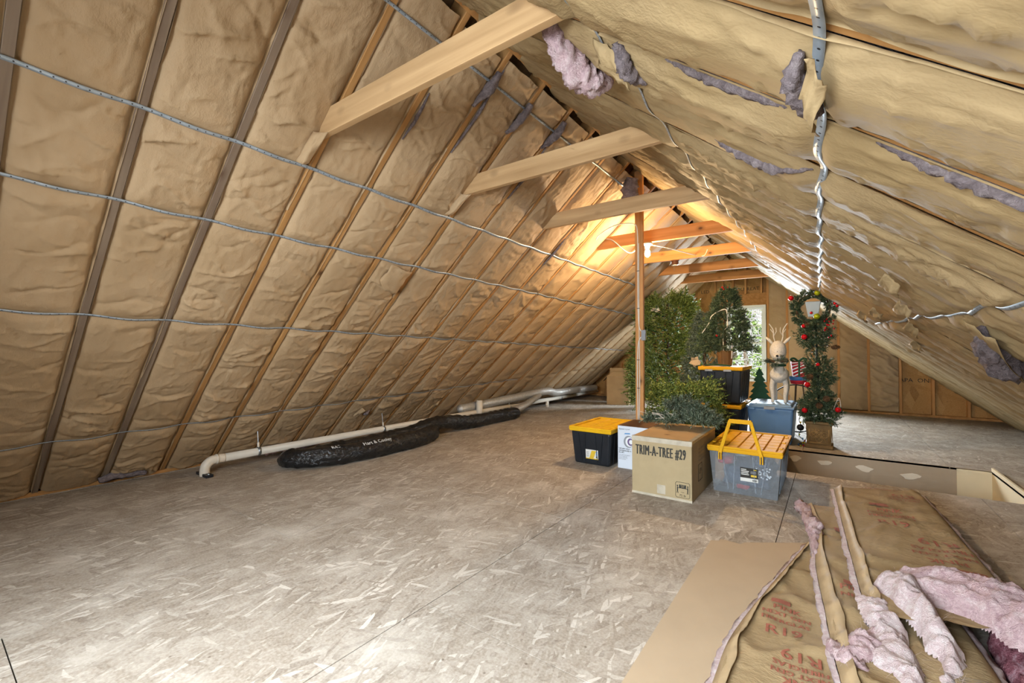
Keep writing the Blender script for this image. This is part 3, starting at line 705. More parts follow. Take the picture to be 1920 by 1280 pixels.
MB().lathe([(.014,-.060),(.016,-.075),(.026,-.10),(.030,-.125),(.026,-.148),(.014,-.160),(.001,-.163)][::-1], 18).build('bulb', M['bulb'], lamp, True)
lh = empty('lampholder', (-1.755, 6.29, 2.405), 0, 'brown empty lampholder with pull chain on the collar tie behind the bulb', 'lampholder')
MB().lathe([(.012,-.062),(.04,-.062),(.046,-.05),(.046,-.015),(.055,-.01),(.055,.0)], 20).build('body', M['brown_bakelite'], lh, True)
MB().lathe([(.02,-.07),(.032,-.07),(.032,-.062),(.02,-.062)], 18).build('socket_ring', M['porcelain'], lh, True)
MB().tube([(0,-.02,-.06),(-.01,-.02,-.10),(-.005,-.02,-.14)], .0025, 5).build('pull_chain', M['steel'], lh)

# ------------------------------------------------------------------ pipe and ducts along the left eave
pipe = empty('drain_pipe', (-4.70, 1.65, 0), 0, 'white plastic pipe running low along the left eave', 'pipe')
bend = spline([(0,0,.0),(0,0,.055),(0,.012,.095),(0,.05,.128),(0,.10,.135),(0,.16,.135)], 26)
MB().tube(bend, .041, 16).build('elbow', M['pvc'], pipe, True)
MB().tube([(0,.09,.135),(0,.105,.135)], .046, 16).build('collar', M['pvc'], pipe, True)
MB().tube([(0,.10,.135),(0,3.0,.145),(0,8.42,.15)], .038, 16).build('pipe_run', M['pvc'], pipe, True)
fb = MB().box(-.12, .12, -.03, .03, 0, .026); fb.build('floor_bracket', M['black_plastic'], pipe, bevel=.004)
for y in (-.0,): 
    for x in (-.09, .09): MB().lathe([(.001,.026),(.010,.026),(.009,.030),(.001,.031)], 8, (x, y, 0)).build('screw', M['steel'], pipe)
for y in (.47, 2.0, 4.75, 6.6): 
    h = MB().tube([(0,y-.012,.14),(0,y+.012,.14)], .043, 16); hg = h.build('pipe_clamp', M['steel'], pipe, True)
    MB().tube([(-.0,y,.18),(-.03,y,.42 if y < 1 else .36)], .003, 5).build('hanger_wire', M['steel'], hg)
    MB().tube([(0,y,.175),(-.004,y,.225)], .011, 6).build('hanger_tag', M['pvc'], hg)
for y, z0 in ((2.5, .0), (6.05, 0.0)):
    MB().tube([(0.0,y,.14),(.0,y,z0)], .032, 14).build('branch_stub', M['pvc'], pipe, True)
tp = empty('vent_pipe', (-4.64, 5.5, 0), 0, 'short upright white pipe stub crossing the long eave pipe', 'pipe')
MB().tube([(0,0,0),(0,0,.335)], .05, 18).build('stub', M['pvc'], tp, True)
MB().tube([(0,0,.33),(0,0,.34)], .052, 18).build('rim', M['pvc'], tp, True)

def duct_tube(name, ctrl, r, mat, parent, n=24, seg=160, puff=.13, rings=0.0, seed=0.):
    C = spline(ctrl, seg); P, T, N, B = frames(C); a = np.arange(n)*2*math.pi/n; A, I = np.meshgrid(a, np.arange(seg))
    ss = np.concatenate([[0], np.cumsum(np.linalg.norm(np.diff(C, axis=0), axis=1))])
    e = np.minimum(1, np.minimum(ss, ss[-1]-ss)/(r*1.0)); env = np.sqrt(np.maximum(1-(1-e)**2, .03))
    rr = r*env[:, None]*(1 + puff*(ridged(ss[:, None]*7+seed, np.cos(A)*1.3+seed)**3-.5) + .05*fbm(ss[:, None]*5+seed, np.sin(A)*1.6, 3))
    if rings: rr = rr*(1 + rings*np.sin(ss*2*math.pi/.03)[:, None])
    v = P[:, None] + rr[..., None]*(np.cos(A)[..., None]*N[:, None] + np.sin(A)[..., None]*B[:, None])
    v[..., 2] = np.maximum(v[..., 2], .002)
    f = [tuple(q) for q in grid_faces(seg, n, False, True)] + [tuple(range(n)), tuple((seg-1)*n+i for i in range(n-1, -1, -1))]
    return mesh(name, v.reshape(-1, 3), f, mat, parent, True)
dk = empty('insulated_duct', (-4.3, 3.2, 0), 0, 'folded black plastic-wrapped flexible duct lying on the floor', 'duct')
def dl(p): return (p[0]+4.3, p[1]-3.2, p[2])
R_ = .098
duct_tube('duct_run', [dl(p) for p in ((-4.33,6.15,R_),(-4.34,5.6,R_),(-4.34,4.95,R_),(-4.36,4.60,R_+.04),(-4.38,4.25,R_+.06),(-4.37,3.8,R_),(-4.35,3.2,R_-.02),(-4.33,2.75,R_-.02),(-4.28,2.45,R_-.03))], R_, M['duct'], dk, seg=200)
dfront = duct_tube('duct_fold', [dl(p) for p in ((-4.50,2.30,R_-.06),(-4.36,2.28,R_-.02),(-4.18,2.36,R_),(-4.05,2.65,R_),(-4.01,3.1,R_),(-4.04,3.6,R_),(-4.10,3.90,R_+.01),(-4.19,4.04,R_))], R_, M['duct'], dk, seg=150, seed=5.)
def duct_text(s, y, ang, size, x):
    v, f = text_geo(s, size); out = []
    for p in v:
        yy = y + p[0]; a = ang + p[1]/R_; rr = R_*1.055
        out.append(dl((x + rr*math.cos(a), yy, R_ + rr*math.sin(a))))
    return mesh('duct_print', out, f, M['white'], dk)
duct_text('Hart & Cooley', 3.0, .95, .06, -4.012); duct_text('R4.2', 2.56, 1.1, .055, -4.075)
sv = empty('foil_duct', (-4.62, 7.0, 0), 0, 'silver corrugated foil duct above the white eave pipe', 'duct')
def sl(p): return (p[0]+4.62, p[1]-7.0, p[2])
duct_tube('duct_run', [sl(p) for p in ((-4.78,5.15,.22),(-4.74,5.8,.25),(-4.63,6.5,.30),(-4.52,7.05,.35),(-4.53,7.45,.35),(-4.62,7.9,.28),(-4.66,8.5,.265),(-4.66,9.9,.25))], .072, M['foil'], sv, 16, 260, .03, .05)
duct_tube('duct_branch', [sl(p) for p in ((-4.50,7.1,.31),(-4.44,6.75,.24),(-4.40,6.35,.16),(-4.40,6.12,.13))], .055, M['foil'], sv, 16, 90, .03, .06, 3.)
MB().tube([sl((-4.645,8.10,.27)), sl((-4.65,8.22,.268))], .068, 16).build('tape_band', M['black'], sv, True)

# ------------------------------------------------------------------ storage totes
def tote(name, x0, x1, y0, y1, h, bm, lm, label, z=0., grid=(3, 2), handle_tabs=True, rz=0., clear=False, rim=.05):
    cx, cy = (x0+x1)/2, (y0+y1)/2; w, d = x1-x0, y1-y0
    t = empty(name, (cx, cy, z), rz, label, 'tote')
    bw, bd = w/2-.045, d/2-.05; tw, td = w/2-.018, d/2-.02; hb = h-rim
    if clear:
        b = MB(); vv = [(-bw,-bd,0),(bw,-bd,0),(bw,bd,0),(-bw,bd,0),(-tw,-td,hb),(tw,-td,hb),(tw,td,hb),(-tw,td,hb)]
        b.add(vv, [(0,3,2,1),(0,1,5,4),(1,2,6,5),(2,3,7,6),(3,0,4,7)]); body = b.build('body', bm, t)
    else:
        body = MB().frustum((-bw,bw,-bd,bd), (-tw,tw,-td,td), 0, hb).build('body', bm, t, bevel=.022, seg=3)
    # slanted stiffening ribs on the faces
    def rib(fa, fb, face):
        q = MB()
        for (u, zz) in (fa, fb): pass
        pts = []
        for (u, zz) in (fa, fb):
            k = zz/hb
            if face == 'f': pts.append((u*(bw+(tw-bw)*k), -(bd+(td-bd)*k)-.001, zz))
            else: pts.append(((bw+(tw-bw)*k)+.001, u*(bd+(td-bd)*k), zz))
        q.tube(pts, .0045, 5); q.build('rib', bm, body)
    for u in (-.62, .62): rib((u*.82, .03), (u, hb-.02), 'f')
    for u in (-.28, .28): rib((u*1.25, .03), (u*.9, hb-.02), 'f')
    for u in (-.7, -.35, 0., .35, .7): rib((u, .02), (u, hb-.02), 's')
    lid = MB(); L = rim
    lid.frustum((-w/2+.008,w/2-.008,-d/2+.008,d/2-.008), (-w/2,w/2,-d/2,d/2), hb-.004, hb+L*.55)
    lo = lid.build('lid', lm, t, bevel=.006, seg=2)
    top = hb+L*.55
    e = MB(); bx = .03
    for a in ((-w/2+.004, w/2-.004, -d/2+.004, -d/2+bx), (-w/2+.004, w/2-.004, d/2-bx, d/2-.004), (-w/2+.004, -w/2+bx, -d/2+bx, d/2-bx), (w/2-bx, w/2-.004, -d/2+bx, d/2-bx)): e.box(a[0], a[1], a[2], a[3], top-.001, top+.016)
    e.build('rim', lm, lo, bevel=.004, seg=1)
    ix, iy = w/2-bx-.018, d/2-bx-.02; n1, n2 = grid
    for i in range(n1):
        for j in range(n2):
            xa = -ix + 2*ix*i/n1; xb = -ix + 2*ix*(i+1)/n1; yc0 = -iy + 2*iy*j/n2; yc1 = -iy + 2*iy*(j+1)/n2
            MB().box(xa+.006, xb-.006, yc0+.006, yc1-.006, top-.001, top+.010).build('lid_panel', lm, lo, bevel=.004, seg=1)
    if handle_tabs:
        for sgn in (-1, 1):
            for u in (-.3, .0, .3): MB().box(sgn*(w/2-.03)-.014, sgn*(w/2-.03)+.014, u*d-.03, u*d+.03, top+.014, top+.022).build('lid_tab', lm, lo, bevel=.003, seg=1)
    return t, body, lo, (bw, bd, tw, td, hb)
def tote_label(t, body, dims, u, z0, z1, wd, kind):
    bw, bd, tw, td, hb = dims
    def P(x, z, off=.002): return (x, -(bd+(td-bd)*z/hb)-off, z)
    def patch(name, xa, xb, za, zb, mat, off): return mesh(name, [P(xa,za,off),P(xb,za,off),P(xb,zb,off),P(xa,zb,off)], [(0,1,2,3)], mat, body)
    xa, xb = u-wd/2, u+wd/2; h = z1-z0
    def tx(s, x, z, size, mat, al='LEFT'): lettering('label_text', s, M[mat], body, face_matrix(P(x, z, .0045), (1,0,0), (0,(td-bd)/-hb,1)), size, 1., al)
    if kind == 'yellow':
        patch('label', xa, xb, z0, z1, M['label_white'], .002)
        n = lambda a, b: (xa+wd*a, z0+h*b)
        pts = [n(.28,.08), n(.62,.08), n(.86,.92), n(.5,.92)]; mesh('label_print', [P(x,z,.003) for x, z in pts], [(0,1,2,3)], M['label_yellow'], body)
        patch('label_print', xa, xb, z0, z0+h*.10, M['label_yellow'], .003)
        for k in range(3): patch('label_print', xa+wd*.83, xa+wd*.95, z0+h*(.2+.24*k), z0+h*(.34+.24*k), M['ink_blue'] if k else M['ink'], .004)
        for k in range(4): patch('label_print', xa+wd*.05, xa+wd*.25, z0+h*(.25+.15*k), z0+h*(.30+.15*k), M['ink_faint'], .003)
    else:
        patch('label', xa, xb, z0, z1, M['ink'], .002); patch('label_print', xa, xb, z0, z0+h*.26, M['label_white'], .003)
        for k in range(12): patch('label_print', xa+wd*(.68+.022*k), xa+wd*(.68+.022*k+.010*(1+k % 2)), z0+h*.05, z0+h*.2, M['ink'], .004)
        for k, (a, b) in enumerate(((.05,.35),(.05,.5),(.05,.46),(.05,.5))): patch('label_print', xa+wd*a, xa+wd*b, z0+h*(.84-.12*k), z0+h*(.90-.12*k), M['label_white'], .003)
        patch('label_print', xa+wd*.6, xa+wd*.92, z0+h*.38, z0+h*.52, M['label_yellow'], .003); patch('label_print', xa+wd*.58, xa+wd*.9, z0+h*.6, z0+h*.8, M['ink_faint'], .003)
        patch('label_print', xa+wd*.75, xa+wd*.92, z0+h*.86, z0+h*.92, M['label_yellow'], .003)
t1, b1, l1, d1 = tote('storage_tote', -2.215, -1.745, 4.05, 4.80, .385, M['black_plastic'], M['yellow'], 'black tote with bright yellow ribbed lid, leftmost on the floor', rz=.0, grid=(3, 4))
tote_label(t1, b1, d1, .01, .06, .155, .135, 'yellow')
t2, b2, l2, d2 = tote('storage_tote', -1.445, -.915, 6.12, 6.92, .47, M['black_plastic'], M['amber'], 'black tote with amber lid at the bottom of the two-tote stack', grid=(3, 3))
t3, b3, l3, d3 = tote('storage_tote', -1.425, -.895, 6.10, 6.90, .47, M['black_plastic'], M['amber'], 'black tote with amber lid on top of the stack, under the basket tree', z=.482, grid=(3, 3))
for u in (-.13, .09): MB().box(u-.045, u+.045, -.405, -.396, .405, .428).build('lid_clip', M['grey_plastic'], t3)
t4, b4, l4, d4 = tote('storage_tote', -.85, -.305, 3.915, 4.80, .385, M['clear'], M['amber'], 'see-through tote with amber lid and raised carry handle', clear=True, grid=(5, 6))
tote_label(t4, b4, d4, .035, .115, .225, .125, 'black')
hd = MB(); hy = 3.95-4.3575
hd.add([(-.02,0,0)], [])
hd = MB()
def bar(m, a, b, w, th): 
    a = Vector(a); b = Vector(b); d = (b-a).normalized(); s = Vector((d.z, 0, -d.x)).normalized()*w/2; n = Vector((0, th/2, 0))
    v = [a-s-n, a+s-n, a+s+n, a-s+n, b-s-n, b+s-n, b+s+n, b-s+n]; m.add(v, [(0,3,2,1),(4,5,6,7),(0,1,5,4),(1,2,6,5),(2,3,7,6),(3,0,4,7)])
HX = -.5775
hl = [(-.745-HX, hy-.05, .33), (-.675-HX, hy-.01, .59)]; hr = [(-.45-HX, hy-.05, .33), (-.528-HX, hy-.01, .59)]
for a, b in (hl, hr): bar(hd, a, b, .026, .012)
bar(hd, (-.682-HX, hy-.01, .585), (-.521-HX, hy-.01, .585), .034, .014)
ho = hd.build('carry_handle', M['amber'], t4, bevel=.003, seg=1)
for a, b in (hl, hr):
    for k in range(7):
        u = .08+.13*k; p = Vector(a).lerp(Vector(b), u); MB().tube([(p.x-.009, p.y-.008, p.z-.010), (p.x+.009, p.y-.008, p.z+.010)], .0028, 5).build('handle_weave', M['yellow'], ho)
    for dx in (-.008, .008): MB().box(a[0]+dx-.004, a[0]+dx+.004, a[1]-.004, a[1]+.012, a[2]-.055, a[2]+.01).build('handle_hook', M['amber'], ho)
# things packed in the clear tote
def cloth(name, cx, cy, z0, sx, sy, sz, mat, label, seed, cat='fabric'):
    n, m = 18, 26; th = np.linspace(0, math.pi, n)[:, None]; ph = np.linspace(0, 2*math.pi, m, endpoint=False)[None]
    def sp(v, e): return np.sign(v)*np.abs(v)**e
    x = sp(np.sin(th), .45)*sp(np.cos(ph), .45); y = sp(np.sin(th), .45)*sp(np.sin(ph), .45); z = sp(np.cos(th), .6)+0*ph
    k = 1+.10*fbm(x*2+seed, y*2+z*2+seed, 3)
    v = np.stack([cx+x*sx/2*k, cy+y*sy/2*k, z0+sz/2+z*sz/2*k], -1)
    o = mesh(name, v.reshape(-1, 3), grid_faces(n, m, False, True), mat, None, True); return tag(o, label, cat)
M['navy'] = mat_plain('navy_cloth', '33465c', .9, 0, .15, 8, .1)
cloth('folded_cloth', -.58, 4.36, .012, .37, .66, .20, M['navy'], 'folded dark blue cloth inside the see-through tote', 1.)
cloth('red_cloth', -.72, 4.06, .225, .12, .2, .06, M['red_felt'], 'red cloth at the left inside the see-through tote', 2.)
cloth('red_cloth', -.60, 4.055, .025, .10, .06, .075, M['red_felt'], 'small red cloth low behind the tote label', 3.)
cloth('pale_cloth', -.68, 4.50, .225, .2, .5, .085, M['label_white'], 'crumpled pale cloth near the top of the see-through tote', 4.)
sn = cloth('knit_scarf', -.455, 4.12, .225, .12, .30, .06, M['navy'], 'dark knit with white flakes inside the see-through tote', 5.)
fl = MB()
for i in range(26):
    x = -.50 + .115*random.random(); z = .14 + .09*random.random(); r = .005+.004*random.random()
    fl.add([(x+r*math.cos(a), 3.992, z+r*math.sin(a)) for a in np.arange(6)*math.pi/3], [tuple(range(6))])
for x, z in ((-.475, .185), (-.435, .185)): fl.tube([(x+.012*math.cos(a), 3.992, z+.012*math.sin(a)) for a in np.linspace(0, 6.28, 13)], .003, 5)
fo = fl.build('white_flakes', M['white'], sn)
# blue bin
bb = empty('storage_bin', (-.632, 6.64, 0), 0, 'blue plastic bin with pale blue lid under the white reindeer', 'bin')
MB().frustum((-.22,.22,-.31,.31), (-.25,.25,-.345,.345), 0, .44).build('body', M['blue'], bb, bevel=.025, seg=3)
lo = MB().frustum((-.256,.256,-.352,.352), (-.262,.262,-.36,.36), .435, .462).frustum((-.235,.235,-.33,.33), (-.22,.22,-.31,.31), .462, .488).build('lid', M['blue_lid'], bb, bevel=.008, seg=2)
MB().box(-.06, .06, -.374, -.358, .425, .462).build('latch', M['grey_plastic'], lo, bevel=.004)
for x in (-.15, .15): MB().box(x-.012, x+.012, -.30, .30, .487, .492).build('lid_rib', M['blue_lid'], lo, bevel=.002, seg=1)
MB().box(-.235, -.16, -.368, -.35, .415, .437).build('handle_lip', M['blue'], bb, bevel=.004)

# ------------------------------------------------------------------ cartons
def carton(name, x0, x1, y0, y1, h, mat, label, lift=.0):
    t = empty(name, ((x0+x1)/2, (y0+y1)/2, 0), 0, label, 'box'); w, d = (x1-x0)/2, (y1-y0)/2
    MB().box(-w, w, -d, d, 0, h).build('body', mat, t, bevel=.004, seg=2); return t, w, d
tb, w, d = carton('cardboard_box', -1.335, -.868, 3.515, 4.34, .455, M['card_grey'], 'large cardboard box printed TRIM-A-TREE #29')
MB().box(-w+.001, w-.001, -d+.001, -.004, .4545, .460).build('top_flap', M['card'], tb, bevel=.002, seg=1)
MB().box(-w+.001, w-.001, .004, d-.001, .4545, .460).build('top_flap', M['card'], tb, bevel=.002, seg=1)
MB().box(w-.03, w+.002, -d, d, .440, .4625).build('edge_tape', M['tape'], tb); MB().box(-w-.001, w+.001, -d-.0012, -d+.03, .425, .4615).build('edge_tape', M['tape'], tb)
MB().box(-.03, .035, -d-.001, -d+.01, .03, .10).build('tape_patch', M['tape'], tb)
MB().box(-w-.001, w+.001, -d-.0012, -d+.02, .0, .018).build('edge_tape', M['tape'], tb)
FM = lambda x, z: face_matrix((x, -d-.0022, z), (1,0,0), (0,0,1))
lettering('print_lettering', 'TRIM-A-TREE #29', M['ink'], tb, FM(-.005, .352), .112, .40, bold=.003)
def ring(pts, r, name, mat, parent, closed=True):
    m = MB()
    P = list(pts) + ([pts[0]] if closed else [])
    for a, b in zip(P[:-1], P[1:]): m.tube([a, b], r, 4)
    return m.build(name, mat, parent)
ix, iz, iw, ih = .165, .088, .052, .058
sq = [(ix+iw*sx, -d-.0015, iz+ih*sz) for sx, sz in ((-1,-.85),(-.85,-1),(.85,-1),(1,-.85),(1,.85),(.85,1),(-.85,1),(-1,.85))]
ring(sq, .0014, 'print_frame', M['ink'], tb)
pm = MB()
pm.box(ix-.026, ix+.026, -d-.0018, -d-.0008, iz+.012, iz+.040)
for sg in (-1, 1):
    X = ix+sg*.038; pm.box(X-.004, X+.004, -d-.0018, -d-.0008, iz-.005, iz+.022)
    pm.add([(X+.006*math.cos(a), -d-.0016, iz+.03+.006*math.sin(a)) for a in np.arange(8)*math.pi/4], [tuple(range(8))])
    for q in (-.005, .005): pm.tube([(X, -d-.0012, iz-.002), (X+q, -d-.0012, iz-.026)], .002, 4)
    pm.tube([(X, -d-.0012, iz+.016), (X-sg*.014, -d-.0012, iz+.012)], .0018, 4)
pm.build('lifting_figures', M['ink'], tb)
lettering('print_lettering', 'TEAM\nLIFT', M['card_grey'], tb, face_matrix((ix, -d-.003, iz+.027), (1,0,0), (0,0,1)), .012)
lettering('print_lettering', 'weight', M['ink'], tb, FM(ix, iz-.016), .010); lettering('print_lettering', '75 lb', M['ink'], tb, FM(ix, iz-.042), .024)
RM = lambda y, z: face_matrix((w+.0022, y, z), (0,1,0), (0,0,1))
for k in range(4): lettering('print_lettering', 'TRIM-A-TREE 7.5 FT', M['ink_faint'], tb, RM(-.12, .37-.03*k), .022)
ring([(w+.001, y, z) for y, z in ((-.22, .12),(-.10,.12),(-.10,.25),(-.22,.25))], .0016, 'print_frame', M['ink'], tb)
lettering('print_lettering', '↑↑' if False else 'UP', M['ink'], tb, RM(-.16, .19), .06)
hl_ = MB().add([(-.02+.022*math.cos(a)+.02*(i % 2), -.21+.012*math.sin(a), .4612) for i, a in enumerate(np.arange(9)*2*math.pi/9)], [tuple(range(9))]); hl_.build('torn_hole', M['card_dark'], tb)

db, w, d = carton('vacuum_carton', -1.725, -1.352, 4.16, 4.585, .415, M['box_white'], 'white printed vacuum carton between yellow-lid tote and TRIM-A-TREE box')
MB().box(-w+.001, w-.001, -d+.001, d-.001, .414, .418).build('top_panel', M['card_dark'], db)
FM = lambda x, z: face_matrix((x, -d-.002, z), (1,0,0), (0,0,1))
lettering('print_lettering', 'dyson', M['ink_faint'], db, FM(-w+.012, .385), .024, 1., 'LEFT', .0006); lettering('print_lettering', 'big ball', M['ink_faint'], db, FM(-w+.075, .385), .018, 1., 'LEFT')
lettering('print_lettering', 'Self-rights when\nand hygienically to\nthe dirt.', M['ink'], db, FM(-w+.012, .175), .019, .9, 'LEFT', .0005)
lettering('print_lettering', 'The multi-level hygiene\nvac for maneuver\nobjects within the\nsize of vacuum.', M['ink_faint'], db, FM(-w+.012, .112), .0135, .9, 'LEFT')
bl = MB()
for k, (r, x) in enumerate(((.055, -.085), (.046, -.075), (.037, -.065))):
    pass
for r, x, mt in ((.058, -.075, 'grey_plastic'), (.047, -.066, 'white'), (.036, -.055, 'ink_purple'), (.022, -.05, 'white')):
    off = .0012+.0006*((.06-r)*100)
    mesh('ball_picture', [(x+r*.85*math.cos(a), -d-off, .265+r*math.sin(a)) for a in np.arange(24)*math.pi/12], [tuple(range(24))], M[mt], db)
mesh('blue_swoosh', [(-.12,-d-.0015,.335),(-.06,-d-.0015,.340),(-.06,-d-.0015,.350),(-.11,-d-.0015,.347)], [(0,1,2,3)], M['ink_blue'], db)
mesh('blue_swoosh', [(-.02,-d-.0015,.33),(.03,-d-.0015,.33),(.03,-d-.0015,.345),(-.02,-d-.0015,.345)], [(0,1,2,3)], M['ink_blue'], db)

def open_carton(x0, x1, y0, y1, h, mat, label, z=0., rz=0.):
    t = empty('cardboard_box', ((x0+x1)/2, (y0+y1)/2, z), rz, label, 'box'); w, d = (x1-x0)/2, (y1-y0)/2; q = .005
    b = MB(); b.box(-w,w,-d,d,0,q); b.box(-w,w,-d,-d+q,q,h); b.box(-w,w,d-q,d,q,h); b.box(-w,-w+q,-d+q,d-q,q,h); b.box(w-q,w,-d+q,d-q,q,h); b.build('body', mat, t)
    f = MB().add([(-w,-d,h),(w,-d,h),(w*.6,-d+.05,h+.085),(-w*.45,-d+.05,h+.085)], [(0,1,2,3)]).build('flap', mat, t); f.modifiers.new('s', 'SOLIDIFY').thickness = .005
    for sg in (-1, 1):
        f = MB().add([(sg*w,-d,h),(sg*w,d,h),(sg*(w+.10),d*.8,h-.11),(sg*(w+.10),-d*.8,h-.11)], [(0,1,2,3)]).build('flap', mat, t); f.modifiers.new('s', 'SOLIDIFY').thickness = .005
    f = MB().add([(-w,d,h),(w,d,h),(w,d+.03,h+.16),(-w,d+.03,h+.16)], [(0,1,2,3)]).build('flap', mat, t); f.modifiers.new('s', 'SOLIDIFY').thickness = .005
    return t
open_carton(-3.95, -3.50, 8.86, 9.26, .60, M['card'], 'open plain cardboard box at far left beside the big tree', rz=.25)
open_carton(-3.80, -3.45, 9.55, 9.95, .72, M['card_dark'], 'darker open cardboard box behind the far left one', rz=-.1)

# ------------------------------------------------------------------ loose drywall and insulation on the floor, right foreground
dwl = empty('drywall_sheet', (-.32, 2.0, 0), 0, 'tan sheet of drywall lying on the floor beside the loose insulation', 'drywall')
out = [(-.285,.88),(-.245,.90),(-.24,.935),(-.13,.925),(-.115,.965),(.22,1.20),(.25,-1.1),(-.28,-1.1)]
k = len(out); th = .0127
mesh('sheet', [(x,y,0) for x,y in out]+[(x,y,th) for x,y in out], [tuple(range(k-1,-1,-1)), tuple(range(k,2*k))] , M['drywall'], dwl)
mesh('gypsum_core', [(x,y,.0005) for x,y in out]+[(x,y,th-.0005) for x,y in out], [(i,(i+1)%k,(i+1)%k+k,i+k) for i in range(k)], M['gypsum'], dwl)

def floor_batt(name, left, right, z0, z1, label, seed, side_mat='pink', flange=True, fend=1.0):
    """left/right: lists of (x, y) from far to near; paper face on a pink fibre body"""
    t = empty(name, (left[len(left)//2][0]+.15, left[len(left)//2][1], 0), 0, label, 'insulation')
    ox, oy = t.location.x, t.location.y
    nL = 90; nU = 26; A = spline([(x,y,0) for x,y in left], nL)[:, :2]; B = spline([(x,y,0) for x,y in right], nL)[:, :2]
    U = np.linspace(0, 1, nU)[None]; V = np.arange(nL)[:, None]/(nL-1)
    X = A[:, :1]*(1-U)+B[:, :1]*U; Y = A[:, 1:]*(1-U)+B[:, 1:]*U
    ed = np.minimum(1, np.minimum(U, 1-U)/.10)*np.minimum(1, V/.03); 
    cre = ridged(Y*4+seed+perlin(X*3, Y*2), X*1.6+seed)**5*.016 + ridged(X*5+Y*2+seed, Y*1.2-X*2)**7*.008 + ridged(Y*11+seed*3+2*perlin(X*4, Y*3), X*2.5)**6*.003
    Z = z1 - .03*(1-np.sqrt(np.clip(1-(1-ed)**2, 0, 1))) + (cre + .010*fbm(X*3+seed, Y*2.2+seed, 3))*np.clip(ed, .2, 1)
    P = np.stack([X-ox, Y-oy, Z], -1); paper = mesh('paper_facing', P.reshape(-1, 3), grid_faces(nL, nU)[:, ::-1], M['kraft_floor'], t, True)
    # fibre sides
    ring_t = []; 
    idx = [(i, 0) for i in range(nL-1, -1, -1)] + [(0, j) for j in range(1, nU)] + [(i, nU-1) for i in range(1, nL)]
    top = np.array([P[i, j] for i, j in idx]); c = P.mean((0, 1)); m = 6; rows = []
    nrm = top - np.roll(top, 1, 0); nrm[0] = nrm[1]; nv = np.stack([nrm[:, 1], -nrm[:, 0], 0*nrm[:, 0]], -1); nv /= np.maximum(np.linalg.norm(nv, axis=1, keepdims=True), 1e-6)
    if (nv*(top-c)).sum() < 0: nv = -nv
    for q in range(m):
        f_ = q/(m-1); r = top.copy(); r[:, 2] = top[:, 2]*(1-f_) + z0*f_ - .001*(q == 0); bul = .022*math.sin(math.pi*(.15+.85*f_)) 
        r = r + nv*(bul + .010*fbm(np.arange(len(top))*.22+seed, np.full(len(top), q*.7), 3))[:, None]*(1 if q else .2); rows.append(r)
    v = np.stack(rows, 0); mesh('fiberglass', v.reshape(-1, 3), grid_faces(m, len(top)), M[side_mat], t, True)
    def zat(x, y):
        d2 = (X-x)**2 + (Y-y)**2; return float(Z.ravel()[np.argmin(d2.ravel())])
    def zsm(x, y):
        w_ = np.exp(-((X-x)**2 + (Y-y)**2)/.016**2); return float((w_*Z).sum()/max(w_.sum(), 1e-9))
    if flange:
        fw = .045; s = MB(); vs = []
        nF = int(nL*fend)
        for i in range(nF):
            a = A[i]; b_ = a + (B[i]-a)/np.linalg.norm(B[i]-a)*fw*(1+.3*perlin(i*.11+seed, .5)); lift = .004+.008*abs(perlin(i*.15+seed, 3.))
            vs += [(a[0]-ox, a[1]-oy, zat(*a)+.006+lift*.3), (b_[0]-ox, b_[1]-oy, zat(*b_)+.010+lift)]
        o = mesh('paper_flange', vs, [tuple(q) for q in grid_faces(nF, 2)[:, ::-1]], M['kraft_strip'], t, True); o.modifiers.new('s', 'SOLIDIFY').thickness = .002
    def put(s, x, y, ang, size, sx=1., mat='ink_red', bold=.0012):
        v, f = text_geo(s, size, sx)
        ca, sa = math.cos(ang), math.sin(ang); vv = []; ff = []
        for dx in ((-bold, bold) if bold else (0,)):
            o = len(vv)
            for p in v:
                wx, wy = x+(p[0]+dx)*ca-p[1]*sa, y+(p[0]+dx)*sa+p[1]*ca; vv.append((wx-ox, wy-oy, zsm(wx, wy)+.006))
            ff += [tuple(i+o for i in q) for q in f]
        mesh('paper_print', vv, ff, M[mat], t)
    def blot(x, y, ang, wd, hg):
        ca, sa = math.cos(ang), math.sin(ang); vs = []
        for a in np.linspace(-1, 1, 6):
            for b in (-1, 1):
                wx, wy = x+a*wd/2*ca-b*hg/2*sa, y+a*wd/2*sa+b*hg/2*ca; vs.append((wx-ox, wy-oy, zsm(wx, wy)+.006))
        mesh('paper_print', vs, [tuple(q) for q in grid_faces(6, 2)], M['ink_red'], t)
    return t, put, blot
tC, pC, bC = floor_batt('insulation_roll', [(-.13,3.10),(-.25,2.45),(-.33,1.95),(-.34,1.6),(-.34,.9)], [(.10,3.30),(.10,2.45),(.08,1.95),(.08,1.6),(.08,.9)], .012, .055, 'lowest loose paper-faced insulation batt, overlapping the drywall sheet', 1., 'pink_white')
bC(-.19, 2.235, .08, .07, .035)
for s, yy, sz in (('PINK', 2.185, .045), ('NEXT GEN', 2.14, .035), ('FIBERGLAS', 2.095, .035), ('R19', 2.02, .08)): pC(s, -.165, yy, .06, sz)
for s, yy, sz in (('R19', 1.885, .08), ('FIBERGLAS', 1.825, .035), ('NEXT GEN', 1.785, .035), ('PINK', 1.745, .045)): pC(s, -.10, yy, math.pi+.06, sz)
tB, pB, bB = floor_batt('insulation_roll', [(-.165,3.66),(-.10,3.10),(-.07,2.6),(-.035,2.25),(-.01,1.98),(.03,1.6),(.05,.95)], [(.26,3.75),(.33,3.1),(.38,2.6),(.42,2.25),(.44,1.98),(.46,1.6),(.47,.95)], .07, .115, 'middle loose insulation batt with a pink torn left edge', 2., 'pink_white')
bB(.03, 3.18, .1, .06, .10); bB(.06, 2.48, .0, .06, .035)
